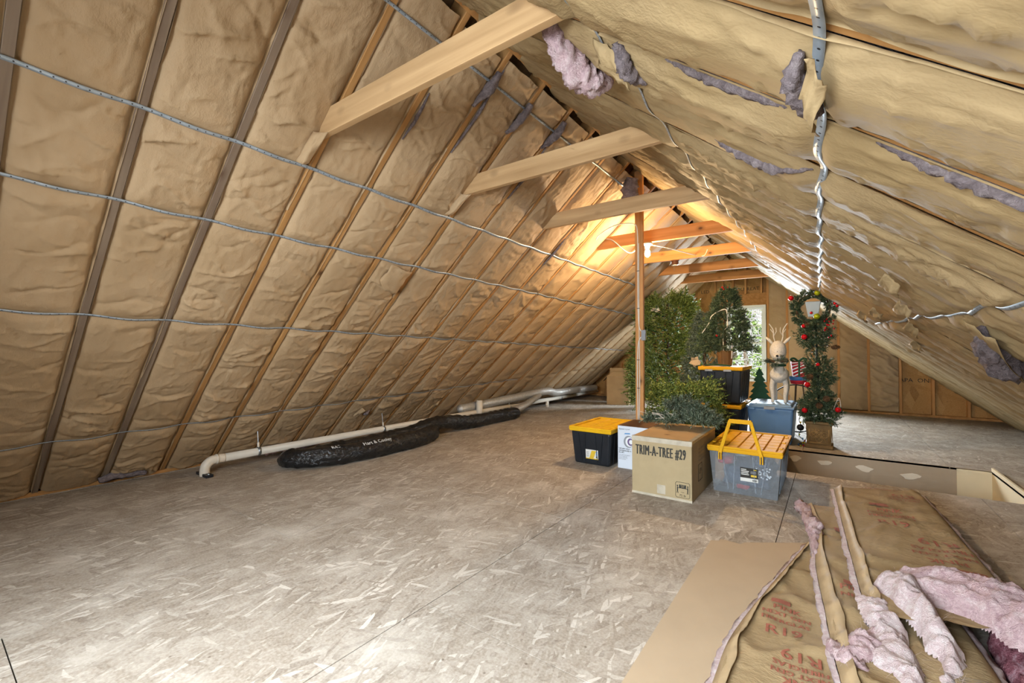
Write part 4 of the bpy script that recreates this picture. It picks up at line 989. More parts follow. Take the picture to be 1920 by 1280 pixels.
for s, yy, sz in (('PINK', 2.42, .055), ('NEXT', 2.36, .045)): pB(s, .075, yy, .05, sz)
pB('R19', .34, 1.72, math.pi+.05, .085)
for k in range(7): pB('fiberglass insulation facing', .33, 1.98-.012*k, math.pi+.05, .010, 1., 'ink_faint', 0)
tA, pA, bA = floor_batt('insulation_roll', [(.0,3.98),(.03,3.4),(.065,2.75),(.085,2.4),(.10,2.22),(.11,2.12)], [(.49,4.20),(.53,3.7),(.555,3.2),(.58,2.8),(.59,2.5),(.59,2.30)], .13, .178, 'top loose insulation batt with red printing and torn pink fiber', 3., 'pink_white', True, .86)
bA(.225, 3.60, .12, .09, .06)
for s, yy, sz in (('PINK', 3.52, .055), ('NEXT GEN', 3.45, .045), ('FIBERGLAS', 3.385, .045), ('R19', 3.285, .09)): pA(s, .27, yy, .12, sz)
for s, yy, sz in (('R19', 3.08, .10), ('FIBERGLAS', 2.98, .048), ('NEXT GEN', 2.91, .048), ('PINK', 2.83, .065)): pA(s, .42, yy, math.pi+.10, sz)
bA(.47, 2.72, .1, .13, .07)
for s, yy, sz in (('R19', 3.93, .075), ('FIBERGLAS', 3.87, .035), ('NEXT GEN', 3.82, .03)): pA(s, .37, yy, math.pi+.15, sz)
pA('PINK FIBERGLAS', .26, 4.02, .15, .028)
ox, oy = tA.location.x, tA.location.y
def la(p): return (p[0]-ox, p[1]-oy, p[2])
def fluff(name, blobs, mat, parent, off, zfn, seed, res=.007):
    """soft heap of fibre: thick ragged sheet built from overlapping rounded lobes"""
    Bl = np.array(blobs); x0, y0 = Bl[:, 0].min()-.14, Bl[:, 1].min()-.14; x1, y1 = Bl[:, 0].max()+.14, Bl[:, 1].max()+.14
    X, Y = np.meshgrid(np.arange(x0, x1, res), np.arange(y0, y1, res), indexing='ij')
    wx = X + .030*fbm(X*9+seed, Y*9, 3); wy = Y + .030*fbm(X*9+40, Y*9+seed, 3); H = np.zeros_like(X)
    for bx, by, br, bh in blobs: H = np.maximum(H, bh*np.sqrt(np.clip(1-((wx-bx)**2+(wy-by)**2)/br**2, 0, 1)))
    H2 = H.copy()
    for _ in range(5): H2 = (H2+np.roll(H2,1,0)+np.roll(H2,-1,0)+np.roll(H2,1,1)+np.roll(H2,-1,1))/5
    tex = fbm(wx*14+seed, wy*14, 4)*.016 + (ridged(wx*9+seed, wy*16)**3-.4)*.016
    Zt = H2 + tex*np.clip(H2/.03, 0, 1); keep = H2 > .004
    base = np.vectorize(zfn)(X, Y); V = np.stack([X-off[0], Y-off[1], base+Zt], -1); nx, ny = X.shape
    q = grid_faces(nx, ny); k = keep.ravel(); q = q[k[q].all(1)]; used = np.unique(q); mp = -np.ones(nx*ny, int); mp[used] = np.arange(len(used))
    return mesh(name, V.reshape(-1, 3)[used], mp[q], mat, parent, True)
def lobes(path, radii, hts, n=14):
    P = spline([(a, b, 0) for a, b in path], n); u = np.linspace(0, 1, n); k = np.linspace(0, 1, len(radii))
    return [(p[0], p[1], r_, h_) for p, r_, h_ in zip(P, np.interp(u, k, radii), np.interp(u, k, hts))]
zA = lambda x, y: .165 if y > 2.20 else .165-.055*min(1., (2.20-y)/.16)
fl1 = lobes([(.16,2.36),(.27,2.42),(.38,2.44),(.48,2.38),(.58,2.29),(.70,2.18)], [.06,.10,.135,.14,.125,.09], [.04,.09,.13,.13,.11,.08], 22)
fluff('torn_fiberglass', fl1, M['pink'], tA, (ox, oy), zA, 2.)
fl2 = lobes([(.20,2.38),(.25,2.26),(.285,2.12),(.30,2.0),(.31,1.88)], [.06,.06,.045,.024,.008], [.10,.11,.08,.05,.02], 22)
fluff('torn_fiberglass', fl2, M['pink_white'], tA, (ox, oy), zA, 5., .006)
fl3 = lobes([(.12,2.24),(.15,2.10),(.165,1.98),(.18,1.88),(.20,1.79)], [.035,.055,.062,.045,.012], [.04,.055,.06,.045,.02], 22)
fluff('torn_fiberglass', fl3, M['pink_white'], tA, (ox, oy), zA, 7., .006)
fl4 = lobes([(.13,2.06),(.085,1.99),(.045,1.91),(.02,1.86)], [.045,.045,.032,.010], [.05,.055,.045,.02], 16)
fluff('torn_fiberglass', fl4, M['pink'], tA, (ox, oy), zA, 9., .006)
def wisps(blobs, n, parent, off, zfn, seed, mat):
    """loose single fibres standing off the heap"""
    q = np.random.default_rng(seed); vs = []
    for i in range(n):
        bx, by, br, bh = blobs[q.integers(len(blobs))]; a = q.random()*6.283; rr_ = br*(.55+.5*q.random())
        p = np.array([bx+rr_*math.cos(a)-off[0], by+rr_*math.sin(a)-off[1], zfn(bx, by)+bh*.6*q.random()+.01]); d = np.array([math.cos(a), math.sin(a), .6*q.normal()])*(.012+.03*q.random())+q.normal(size=3)*.012
        sd = np.cross(d, [0, 0, 1.]); sd = sd/max(np.linalg.norm(sd), 1e-6)*.0004; vs += [p-sd, p+sd, p+d+q.normal(size=3)*.006]
    o = mesh('loose_fibers', np.array(vs), np.arange(len(vs)).reshape(-1, 3), mat, parent); o['kind'] = 'stuff'
wisps(fl1, 500, tA, (ox, oy), zA, 1, M['pink']); wisps(fl2+fl3+fl4, 500, tA, (ox, oy), zA, 2, M['pink_white'])
ob, yb_ = tB.location.x, tB.location.y
def lb(p): return (p[0]-ob, p[1]-yb_, p[2])
clump('torn_fiberglass', [lb(p) for p in ((-.20,3.66,.08),(-.15,3.52,.10),(-.13,3.35,.105),(-.09,3.15,.115),(-.085,3.0,.10),(-.075,2.8,.095))], [.035,.035,.03,.05,.035,.015], M['pink'], tB, 14, 11., .45, 50)
clump('torn_fiberglass', [lb(p) for p in ((-.01,2.0,.09),(.02,1.92,.10),(.06,1.87,.105),(.10,1.85,.10))], [.018,.035,.03,.006], M['pink'], tB, 14, 13., .4, 26)
sc = clump('fiberglass_scrap', [(.52,1.75,.05),(.515,2.1,.055),(.52,2.42,.055),(.55,2.72,.05)], [.04,.062,.065,.03], mat_fluff('shaded_pink_fiberglass', ['5a2630', '97606a', 'cfb3ba']), None, 18, 17., .3, 40)  # pink fibre below the batts, its shadow put into the dark red colour
tag(sc, 'scrap of shade-darkened pink fiberglass at the right edge under the batts', 'insulation')

# ------------------------------------------------------------------ artificial greenery
def needles(sprigs, per, nl, wd, spread=.75, seed=1, droop=0.):
    """sprigs: array (n, 7) of start xyz, direction xyz, length -> one thin blade triangle per needle"""
    r = np.random.default_rng(seed); S = np.asarray(sprigs, float); n = len(S)
    p = np.repeat(S[:, :3], per, 0); d = np.repeat(S[:, 3:6]/np.linalg.norm(S[:, 3:6], axis=1, keepdims=True), per, 0); L = np.repeat(S[:, 6], per)
    u = np.tile(np.linspace(.05, 1, per), n); base = p + d*(u*L)[:, None]; base[:, 2] -= droop*(u*L)**2
    rnd = r.normal(size=base.shape); perp = rnd - d*(rnd*d).sum(1, keepdims=True); perp /= np.linalg.norm(perp, axis=1, keepdims=True)
    dr = d*(.75 + .3*u[:, None]) + perp*spread; dr /= np.linalg.norm(dr, axis=1, keepdims=True)
    ln = nl*(.7+.5*r.random(len(base)))*(1-.25*u); side = np.cross(dr, r.normal(size=base.shape)); side /= np.linalg.norm(side, axis=1, keepdims=True)
    a = base - side*wd/2; b = base + side*wd/2; c = base + dr*ln[:, None]
    v = np.stack([a, b, c], 1).reshape(-1, 3); f = np.arange(len(v)).reshape(-1, 3); return v, f
def fan(pts, dirs, L, k=3, ang=.55, seed=3, jit=.3):
    r = np.random.default_rng(seed); out = []
    for p, d in zip(pts, dirs):
        d = np.asarray(d, float)/np.linalg.norm(d); l = L*(1+jit*(r.random()*2-1))
        out.append([*p, *d, l])
        for q in range(k-1):
            e = d + r.normal(size=3)*ang; st = np.asarray(p) + d*l*(.15+.35*r.random()); out.append([*st, *e, l*.75])
    return out
def greens(name, sprigs, per, nl, wd, mat, parent, seed, spread=.75, droop=0.):
    v, f = needles(sprigs, per, nl, wd, spread, seed, droop); o = mesh(name, v, f, mat, parent); o['kind'] = 'stuff'; return o

# big tree section
bt = empty('artificial_tree', (-2.46, 8.30, 0), 0, 'large bushy green artificial Christmas tree behind the support post', 'tree')
MB().tube([(0,0,.05),(0,0,2.0)], .025, 8).build('trunk', M['trunk'], bt)
for a in range(3):
    c, s = math.cos(a*2.09+.4), math.sin(a*2.09+.4); MB().box(-.0,.30,-.012,.012,0,.02).build('stand_foot', M['black'], bt, rot=(0,0,a*2.09+.4)); MB().tube([(c*.25,s*.25,.018),(c*.02,s*.02,.22)], .01, 6).build('stand_brace', M['black'], bt)
r = np.random.default_rng(11); pts = []; dirs = []
for i in range(860):
    z = .20 + 1.80*r.random()**.95; a = r.random()*2*math.pi; k = (z-.2)/1.8
    R0 = (.70 - .29*k)*(1 + .16*math.sin(a*3+z*5)) * (1.0 if z > .5 else .95)
    rr = R0*(.62 + .38*r.random()**.5); 
    pts.append((rr*.86*math.cos(a), rr*.86*math.sin(a), z)); dirs.append((math.cos(a)*.8, math.sin(a)*.8, -.25 + .75*r.random()))
for i in range(90):
    a = r.random()*2*math.pi; q = .38*math.sqrt(r.random()); pts.append((q*math.cos(a), q*math.sin(a), 1.92+.1*r.random())); dirs.append((math.cos(a)*.5, math.sin(a)*.5, .8))
greens('foliage', fan(pts, dirs, .21, 4, .5, 21), 20, .046, .015, M['green_tree'], bt, 5, .65)
ib = MB()
for i in range(90):
    a = i*2.399; z = .2+1.65*i/90; ib.tube([(0,0,z),(.5*math.cos(a)*(1-.35*i/90),.5*math.sin(a)*(1-.35*i/90),z+.12)], [.008,.004], 4)
ib.build('inner_branches', M['green_felt'], bt)
# its loose lower section in front
lt = empty('tree_section', (-1.42, 5.45, 0), .2, 'loose lower section of green artificial tree behind the TRIM-A-TREE box', 'tree')
MB().tube([(0,.3,.02),(0,-.02,.60)], .018, 8).build('pole', M['trunk'], lt)
pts = []; dirs = []
for i in range(260):
    a = r.random()*2*math.pi; z = .14+.62*r.random(); q = .34*(1-.45*abs(z-.45)/.5)*(.5+.5*r.random()); pts.append((q*math.cos(a)*1.0, q*math.sin(a)*.9, z)); dirs.append((math.cos(a), math.sin(a)-.2, -.2+.8*r.random()))
greens('foliage', fan(pts, dirs, .17, 3, .6, 22), 16, .044, .014, M['green_tree'], lt, 6, .8)
# garland heap on the carton
gl = empty('garland', (-1.12, 4.05, .468), 0, 'heap of frosted evergreen garland lying on the TRIM-A-TREE box', 'garland')
pts = []; dirs = []
path = spline([(-.30,.02,.03),(-.18,.12,.06),(-.05,-.04,.05),(.08,.10,.09),(.20,-.02,.07),(.28,.14,.06),(.12,.22,.12),(-.10,.20,.14),(-.04,.10,.20),(.08,.16,.20),(.2,.1,.13)], 230)
MB().tube(path, .005, 5).build('wire_stem', M['trunk'], gl)
for p in path:
    for q in range(2):
        d = r.normal(size=3); d[2] = abs(d[2])*.7-.02; pts.append(p); dirs.append(d)
greens('foliage', fan(pts, dirs, .075, 2, .5, 23), 16, .034, .0065, M['green_frost'], gl, 7, .8)
tw = MB()
for i in range(16):
    p = Vector(path[r.integers(0, 60)]); q = p + Vector((-.12*r.random()-.02, -.06+.12*r.random(), .02+.05*r.random())); tw.tube([tuple(p), tuple((p+q)/2+Vector((0,0,.02))), tuple(q)], .0022, 4)
tw.build('bare_twigs', M['wicker'], gl)

def cone_tree(t, h0, h1, r0, n, L, per, nl, wd, mat, seed, lean=(0, 0), tpow=1.0):
    rr = np.random.default_rng(seed); n = int(n*1.5); wd = wd*1.5; pts = []; dirs = []
    for i in range(n):
        k = rr.random()**1.35; z = h0 + (h1-h0)*k; a = rr.random()*6.283; q = r0*(1-k)**tpow*(.45+.55*rr.random()) + .015
        pts.append((q*math.cos(a)+lean[0]*k, q*math.sin(a)+lean[1]*k, z)); dirs.append((math.cos(a), math.sin(a), -.15+.7*rr.random()))
    return greens('foliage', fan(pts, dirs, L, 3, .55, seed), per, nl, wd, mat, t, seed, .8)
TZ = .482+.47-.0065
kt = empty('potted_tree', (-1.16, 6.46, TZ), 0, 'small dark green tree in a slatted wooden basket on the tote stack', 'tree')
for i in range(16):
    a = i*2*math.pi/16; MB().add([(.080*math.cos(a-.18),.080*math.sin(a-.18),0),(.080*math.cos(a+.18),.080*math.sin(a+.18),0),(.104*math.cos(a+.18),.104*math.sin(a+.18),.205),(.104*math.cos(a-.18),.104*math.sin(a-.18),.205)], [(0,1,2,3)]).build('basket_slat', M['basket'], kt).modifiers.new('s', 'SOLIDIFY').thickness = .005
MB().lathe([(.076,0),(.098,.195),(.0,.19)][:2]+[(.001,.185)], 20).build('basket_liner', M['card_dark'], kt, True)
MB().tube([(0,0,.15),(.01,0,1.0)], .012, 7).build('trunk', M['trunk'], kt)
cone_tree(kt, .20, 1.02, .32, 640, .085, 14, .030, .0045, M['green_dark'], 31, (.03, 0), .8)
MB().tube(spline([(0,-.10,.20),(.0,-.11,.30),(.01,-.13,.46),(.06,-.16,.52),(.06,-.17,.65),(.045,-.18,.74),(-.04,-.18,.72),(-.13,-.17,.66),(-.16,-.15,.58),(-.20,-.14,.52),(-.26,-.12,.44)], 60), .006, 6).build('light_cord', M['cable_white'], kt, True)
MB().tube([(.095,-.06,.30),(.098,-.08,.17),(.095,-.085,.10)], .008, 6).build('cord_plug', M['cable_white'], kt)
for x, y, z in ((-.02,-.03,1.05), (.0,-.06,1.02), (.05,-.04,1.04), (-.06,-.20,.40), (-.03,-.03,.98)): MB().sphere((x,y,z), .014, 8, 5).build('red_berry', M['red_shiny'], kt)
ft = empty('frosted_tree', (-1.60, 7.30, 0), 0, 'grey frosted artificial tree standing behind the tote stack', 'tree')
MB().tube([(0,0,.0),(0,0,1.6)], .02, 7).build('trunk', M['trunk'], ft); MB().box(-.16,.16,-.16,.16,0,.03).build('base', M['black'], ft)
cone_tree(ft, .55, 1.72, .34, 520, .10, 14, .034, .005, M['green_frost'], 33, (0, 0), .7)
fo_ = MB(); pr = []
for i in range(11):
    a = i*2*math.pi/11; q = .075 if i % 2 == 0 else .052; pr.append((q*math.cos(a), .012*(i % 3-1), q*math.sin(a)+.075))
kf = mesh('paper_leaf', [(x-1.46, 6.05+y, z+.93) for x, y, z in pr], [tuple(range(11))], M['kraft_strip']); kf.modifiers.new('s', 'SOLIDIFY').thickness = .004
kf.data.transform(Matrix.Translation((0, .06, .0))); tag(kf, 'torn tan paper scrap poking up at left of the upper tote lid', 'paper')
rib = mesh('green_ribbon', *tube(spline([(-1.36,6.22,TZ+.012),(-1.25,6.18,TZ+.02),(-1.15,6.25,TZ+.014),(-1.05,6.2,TZ+.012),(-1.2,6.30,TZ+.02),(-1.32,6.28,TZ+.014)], 50), .008, 6), M['green_felt'], None, True); tag(rib, 'green ribbon lying on the upper amber tote lid', 'ribbon')

# ------------------------------------------------------------------ topiary lamp post in a planter
tp_ = empty('topiary', (-.135, 6.455, 0), 0, 'decorated lamp post topiary with wreath in a bronze square planter', 'topiary')
pl = MB().frustum((-.118,.118,-.118,.118), (-.128,.128,-.128,.128), .03, .285).build('planter', M['bronze'], tp_, bevel=.004)
MB().box(-.138,.138,-.138,.138,0,.045).build('planter_base', M['bronze'], pl, bevel=.008); MB().box(-.137,.137,-.137,.137,.28,.315).build('planter_rim', M['bronze'], pl, bevel=.008)
def relief(M4):
    m = MB()
    def P(u, v): return tuple(M4 @ Vector((u, v, .0)))
    for sq in (.092, .10): 
        c = [P(-sq,-sq), P(sq,-sq), P(sq,sq), P(-sq,sq)]
        for a, b in zip(c, c[1:]+c[:1]): m.tube([a, b], .003, 5)
    for k in (-.05, 0, .05):
        m.tube([P(-.07+max(0,k), -.07-min(0,k)) if k >= 0 else P(-.07, -.07-k), P(.07 if k <= 0 else .07, .07-k) if k >= 0 else P(.07+k, .07)], .0028, 5)
        m.tube([P(-.07+max(0,k), .07+min(0,k)) if k >= 0 else P(-.07, .07+k), P(.07, -.07+k) if k >= 0 else P(.07+k, -.07)], .0028, 5)
    for u, v in ((-.055,0),(.055,0),(0,-.055),(0,.055)): m.tube([P(u+.032*math.cos(a), v+.032*math.sin(a)) for a in np.linspace(0, 6.283, 19)], .003, 5)
    m.build('planter_relief', M['bronze_light'], pl, True)
relief(face_matrix((0,-.126,.163), (1,0,0), (0,.04,1))); relief(face_matrix((.126,0,.163), (0,1,0), (-.04,0,1)))
MB().tube([(0,0,.3),(-.01,0,1.0),(-.02,0,1.50)], .012, 8).build('pole', M['black'], tp_, True)
pts = []; dirs = []
def ball(cx, cz, R0, n, flat=1.0):
    for i in range(n):
        d = r.normal(size=3); d /= np.linalg.norm(d); q = R0*(.35+.5*r.random()); pts.append((cx+d[0]*q, d[1]*q, cz+d[2]*q*flat)); dirs.append((d[0], d[1], d[2]*.8+.1))
ball(-.03, 1.34, .17, 150); ball(-.03, 1.20, .07, 40, 1.4); ball(.01, .91, .15, 170, 1.25); ball(.01, .70, .07, 40); ball(-.0, .54, .17, 130, .7); ball(0, .40, .23, 190, .45)
greens('foliage', fan(pts, dirs, .075, 3, .55, 41), 14, .034, .007, M['green_dark'], tp_, 41, .85)
pts = []; dirs = []
for i in range(330):
    a = r.random()*6.283; b = r.random()*6.283; R1 = .172; q = .030; cx = -.045+R1*math.cos(a); cz = 1.655+R1*1.05*math.sin(a)
    pts.append((cx+q*math.cos(a)*math.cos(b), q*math.sin(b), cz+q*math.sin(a)*math.cos(b))); dirs.append((math.cos(a)*max(-.3,math.cos(b))+.7*math.sin(a), math.sin(b), math.sin(a)*max(-.3,math.cos(b))-.7*math.cos(a)))
wr = greens('wreath', fan(pts, dirs, .042, 3, .45, 42), 14, .030, .007, M['green_dark'], tp_, 42, .85)
MB().tube([(-.045+.165*math.cos(a), 0, 1.655+.173*math.sin(a)) for a in np.linspace(0, 6.283, 30)], .012, 7).build('wreath_ring', M['trunk'], tp_, True)
lan = MB().frustum((-.050,.050,-.045,.045), (-.078,.078,-.07,.07), 1.56, 1.74).build('lantern', M['lantern'], tp_, bevel=.004, loc=(-.045, 0, 0))
MB().frustum((-.085,.085,-.078,.078), (-.02,.02,-.02,.02), 1.74, 1.785).build('lantern_cap', M['card'], lan, bevel=.003)
for (x, z, m_, rr_) in ((-.263,1.79,'red_shiny',.030), (.003,1.835,'lime_shiny',.032), (-.005,1.557,'lime_shiny',.034), (-.131,1.314,'red_shiny',.032), (-.135,1.444,'red_shiny',.024), (-.104,.751,'red_shiny',.031), (-.134,.446,'red_shiny',.030), (.184,.477,'red_shiny',.030), (-.06,1.60,'red_shiny',.016), (.17,1.70,'red_shiny',.018), (.19,1.67,'red_shiny',.016), (.0,.99,'red_shiny',.02)):
    yy = -.20 if z < 1.0 else (-.11 if z > 1.5 else -.16)
    bo = MB().sphere((x, yy, z), rr_, 18, 12).build('bauble', M[m_], tp_, True); MB().lathe([(.006,0),(.006,.008),(.001,.009)], 8, (x, yy, z+rr_-.002)).build('bauble_cap', M['steel'], bo)
for i in range(18):
    x = .06+.10*r.random(); z = 1.30+.22*r.random(); MB().sphere((x, -.10-.05*r.random(), z), .009, 8, 5).build('berry', M['red_shiny'], tp_, True)
def pinecone(c, L, ax):
    m = MB(); m.sphere((0,0,0), L*.28, 8, 6, (1,1,1.5))
    for i in range(46):
        k = i/46; z = L*(k-.5); rr_ = L*.36*math.sin(math.pi*(.12+.8*k)); a = i*2.399
        ca, sa = math.cos(a), math.sin(a); w_ = L*.10
        m.add([(ca*rr_*.4, sa*rr_*.4, z-.004), (ca*rr_-sa*w_, sa*rr_+ca*w_, z+.004), (ca*rr_*1.25, sa*rr_*1.25, z+.010), (ca*rr_+sa*w_, sa*rr_-ca*w_, z+.004)], [(0,1,2,3)])
    return m.build('pinecone', M['cone'], tp_, loc=c, rot=ax)
for c, ax in (((.166,-.09,1.19),(.2,1.5,0)), ((-.08,-.17,.842),(1.2,.4,0)), ((.078,-.20,.595),(1.3,.3,0)), ((.005,-.22,.514),(1.2,1.2,0)), ((-.115,-.15,1.45),(1.,.4,.3))): pinecone(c, .085, ax)
MB().tube([(.02,-.04,1.22),(.10,-.07,1.21),(.16,-.09,1.195)], .004, 5).build('twig', M['trunk'], tp_)
MB().tube(spline([(.13,-.05,.42),(.19,-.06,.60),(.21,-.04,.50),(.19,-.05,.44)], 20), .003, 5).build('hanger_loop', M['wicker'], tp_)

# ------------------------------------------------------------------ wicker reindeer on the blue bin
dz = .493
de = empty('reindeer', (-.548, 6.62, dz), 0, 'white wicker reindeer figure standing on the blue bin', 'figurine')
m = MB(); body_prof = spline([(0,.20,.33),(0,.12,.345),(0,0,.345),(0,-.10,.355),(0,-.14,.39)], 24)
bo = MB().tube(body_prof, np.interp(np.linspace(0,1,24), [0,.15,.5,.85,1], [.06,.10,.105,.10,.07]), 16).build('body', M['wicker'], de, True)
MB().tube(spline([(0,-.10,.37),(0,-.13,.47),(0,-.14,.57),(0,-.13,.66)], 14), np.linspace(.062,.055,14), 12).build('neck', M['wicker'], de, True)
hd_ = MB(); hd_.sphere((0,-.165,.655), .092, 18, 14, (1.,1.05,1.40)); hd_.sphere((0,-.235,.585), .046, 14, 10, (1.05,1.2,.9))
ho_ = hd_.build('head', M['wicker'], de, True)
MB().sphere((0,-.30,.592), .014, 8, 6).build('nose', M['black'], ho_, True)
MB().tube([(0,-.247,.70),(0,-.258,.64)], .004, 5).build('face_seam', M['trunk'], ho_)
for sg in (-1, 1):
    MB().tube([(sg*.05,-.14,.735),(sg*.10,-.14,.79),(sg*.135,-.14,.83)], [.012,.02,.008], 8).build('ear', M['wicker'], ho_, True)
    a = MB(); a.tube(spline([(sg*.03,-.13,.75),(sg*.05,-.13,.83),(sg*.055,-.13,.92),(sg*.10,-.13,1.0)], 14), .006, 6); a.tube([(sg*.053,-.13,.88),(sg*.085,-.13,.93)], .0045, 5); a.tube([(sg*.05,-.13,.84),(sg*.02,-.13,.90),(sg*.025,-.13,.95)], .0045, 5); a.build('antler', M['wicker'], ho_, True)
    MB().sphere((sg*.036,-.232,.665), .008, 8, 6).build('eye', M['black'], ho_, True)
    for y0, y1, x in ((-.09,-.12,.068), (.13,.17,.062)):
        MB().tube(spline([(sg*.05,y0,.34),(sg*(x+.01),(y0+y1)/2,.20),(sg*x,y1,.10),(sg*x,y1,0)], 14), np.linspace(.034,.016,14), 10).build('leg', M['wicker'], de, True)
MB().tube([(0,.19,.36),(0,.25,.40),(0,.26,.37)], [.025,.02,.008], 8).build('tail', M['wicker'], de, True)
MB().tube([(.0+.068*math.cos(a), -.125+.068*math.sin(a), .475) for a in np.linspace(0, 6.283, 20)], .016, 8).build('collar', M['green_felt'], de, True)
pts = [(x, -.235, .52+.025*math.sin(x*40)) for x in np.linspace(-.10, .09, 44)]; dirs = [(x[0]*4, -.5, r.normal()*.5) for x in pts]
greens('collar_greens', fan(pts, dirs, .06, 3, .6, 51), 12, .026, .006, M['green_frost'], de, 51)
for sg in (-1, 1): MB().tube([(sg*.03,-.27,.52),(sg*.115,-.26,.545)], .015, 7).build('bark_stick', M['trunk'], de)
MB().tube([(-.04,-.135,.29),(.04,-.135,.29)], .007, 6).build('belly_stick', M['trunk'], de)

# ------------------------------------------------------------------ decorations behind the bin
gtz = 0.0
ct = empty('cutout_tree', (-.86, 7.35, 0), 0, 'dark green jagged flat cutout tree left of the reindeer', 'decoration')
pr = [(0,.90)]
for i in range(5): pr += [(.055+.022*i, .80-.085*i), (.03+.018*i, .785-.085*i)]
pr += [(.16,.36)]; full = pr + [(-x, z) for x, z in pr[::-1][:-1]]
o = mesh('panel', [(x*1.0, 0, z) for x, z in full], [tuple(range(len(full)))], M['green_felt'], ct); o.modifiers.new('s', 'SOLIDIFY').thickness = .02
MB().box(-.03,.03,-.012,.0,0,.37).build('stake', M['trunk'], ct); MB().box(-.012,.03,-.012,-.006,.62,.66).build('price_tag', M['label_white'], ct)
MB().tube(spline([(-.01,-.012,.66),(-.05,-.015,.56),(.0,-.015,.50),(.04,-.014,.58),(.02,-.012,.64)], 24), .0025, 5).build('tag_string', M['white'], ct)
tub = empty('plastic_tub', (-.375, 7.12, 0), 0, 'blue over red plastic tub on a thin stand behind the topiary', 'tub')
MB().lathe([(.060,.70),(.085,.70),(.098,.745),(.098,.75),(.06,.75)], 20).build('tub_base', M['red_felt'], tub, True); MB().lathe([(.06,.75),(.098,.75),(.11,.80),(.105,.80),(.06,.77)], 20).build('tub_bowl', M['blue_tub'], tub, True)
for a in range(3): c, s = math.cos(a*2.09), math.sin(a*2.09); MB().tube([(c*.05,s*.05,.70),(c*.12,s*.12,0)], .008, 6).build('stand_leg', M['trunk'], tub)
gi = empty('gift_ornament', (-.37, 7.12, .775), .15, 'red and white striped gift ornament with green bow', 'ornament')
gb = MB().frustum((-.062,.062,-.062,.062), (-.088,.088,-.088,.088), 0, .225).build('box', M['red_felt'], gi, bevel=.008)
for k in range(5):
    z0 = .02+.045*k
    if z0 > .2: continue
    q = MB(); f_ = lambda z: .062+.026*z/.225+.0015
    q.add([(-f_(z0), -f_(z0), z0), (-f_(z0+.015), -f_(z0+.015), z0+.015), (f_(min(.22,z0+.095)), -f_(min(.22,z0+.095)), min(.22,z0+.095)), (f_(min(.22,z0+.08)), -f_(min(.22,z0+.08)), min(.22,z0+.08))], [(0,3,2,1)]); q.build('white_stripe', M['white'], gb)
MB().add([(-.012,-.0665,.0),(.012,-.0665,.0),(.012,-.0925,.225),(-.012,-.0925,.225)], [(0,1,2,3)]).build('ribbon', M['green_felt'], gb)
for sg in (-1, 1): MB().tube(spline([(0,0,.225),(sg*.05,-.02,.27),(sg*.09,-.02,.255),(sg*.05,-.02,.225),(0,0,.225)], 20), .014, 7).build('bow_loop', M['green_felt'], gi, True)
wl = empty('hoop_wheel', (-.42, 7.42, 0), 0, 'thin dark spoked hoop standing behind the reindeer legs', 'wheel')
MB().tube([(.33*math.cos(a), 0, .335+.33*math.sin(a)) for a in np.linspace(0, 6.283, 50)], .009, 7).build('rim', M['black'], wl, True)
MB().tube([(0,-.03,.335),(0,.03,.335)], .02, 10).build('hub', M['steel'], wl, True)
for k in range(16): a = k*math.pi/8; MB().tube([(.02*math.cos(a),0,.335+.02*math.sin(a)),(.325*math.cos(a),0,.335+.325*math.sin(a))], .0022, 4).build('spoke', M['steel'], wl)
ls = empty('string_lights', (-.33, 6.75, 0), 0, 'tangled dark string of coloured lights between blue bin and planter', 'lights')
pth = spline([(.0,.0,.50),(.03,-.1,.40),(-.01,-.2,.30),(.02,-.25,.20),(-.01,-.3,.12),(.03,-.22,.05),(.04,-.38,.02),(.01,-.42,.01),(-.02,-.3,.006),(.03,-.1,.006),(.02,.1,.006)], 90)
MB().tube(pth, .004, 5).build('wire', M['black'], ls, True)
cols = ['red_shiny', 'lime_shiny', 'ink_blue', 'yellow']
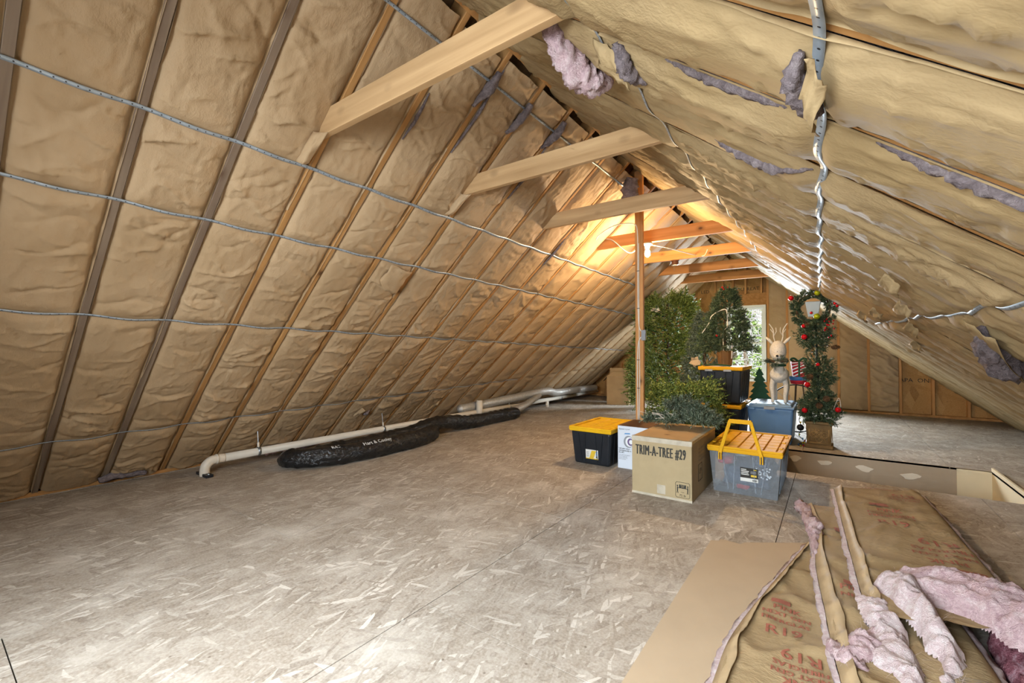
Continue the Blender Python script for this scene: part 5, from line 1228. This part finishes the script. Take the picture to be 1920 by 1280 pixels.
for k in range(0, 88, 7): p = pth[k]; MB().sphere((p[0]+.008, p[1]-.008, p[2]+.002), .008, 6, 5, (1,1,1.6)).build('bulb', M[cols[(k//7) % 4]], ls, True)
pb = MB().sphere((0,0,.0), .038, 14, 9).build('dark_ornament', M['black'], None, True); pb.location = (-.315, 6.30, .235); tag(pb, 'round black ornament hanging at left of the bronze planter', 'ornament')

# ------------------------------------------------------------------ outdoors beyond the far window
gr = MB().box(-30, 30, 13.5, 60, -3.2, -3.0).build('ground', mat_plain('snowy_ground', 'b9bfc0', .9, 0, .2, 1.5)); gr['kind'] = 'structure'
def bare_tree(x, y, label, seed, h=6.5):
    q = np.random.default_rng(seed); t = empty('bare_tree', (x, y, -3.0), 0, label, 'tree', 'trees outside the window'); tr = MB(); br = MB()
    tr.tube(spline([(0,0,0),(.1*q.normal(),0,h*.4),(.2*q.normal(),0,h*.8),(.3*q.normal(),0,h)], 14), np.linspace(.10,.02,14), 7); tr.build('trunk', M['trunk'], t, True)
    for i in range(70):
        z = h*(.25+.75*q.random()); a = q.random()*6.283; L = .5+1.1*q.random(); d = np.array([math.cos(a), math.sin(a), .25+.5*q.normal()*.5]); p0 = np.array([0,0,z]); p1 = p0+d*L*.5+q.normal(size=3)*.05; p2 = p0+d*L+q.normal(size=3)*.12
        br.tube([p0,p1,p2], [.016,.011,.004], 4)
        for k in range(4): s = p1 if k % 2 else (p1+p2)/2; e = s+q.normal(size=3)*.28; br.tube([s,(s+e)/2+q.normal(size=3)*.03,e], [.007,.005,.002], 3)
    b = br.build('twigs', mat_plain('twig_bark', '7d7670', .8, 0, .3, 8) if 'twig_bark' not in bpy.data.materials else bpy.data.materials['twig_bark'], t); b['kind'] = 'stuff'
bare_tree(-1.9, 14.6, 'nearest bare leafless tree outside the window', 61); bare_tree(-1.9, 18.4, 'farther bare leafless tree outside the window', 63)
ev = empty('evergreen', (-3.8, 23.5, -3.), 0, 'green evergreen tree far outside the window', 'tree'); MB().tube([(0,0,0),(0,0,7)], .12, 8).build('trunk', M['trunk'], ev)
cone_tree(ev, .8, 7.6, 2.0, 900, .5, 9, .18, .05, M['green_tree'], 71, (0, 0), .8)
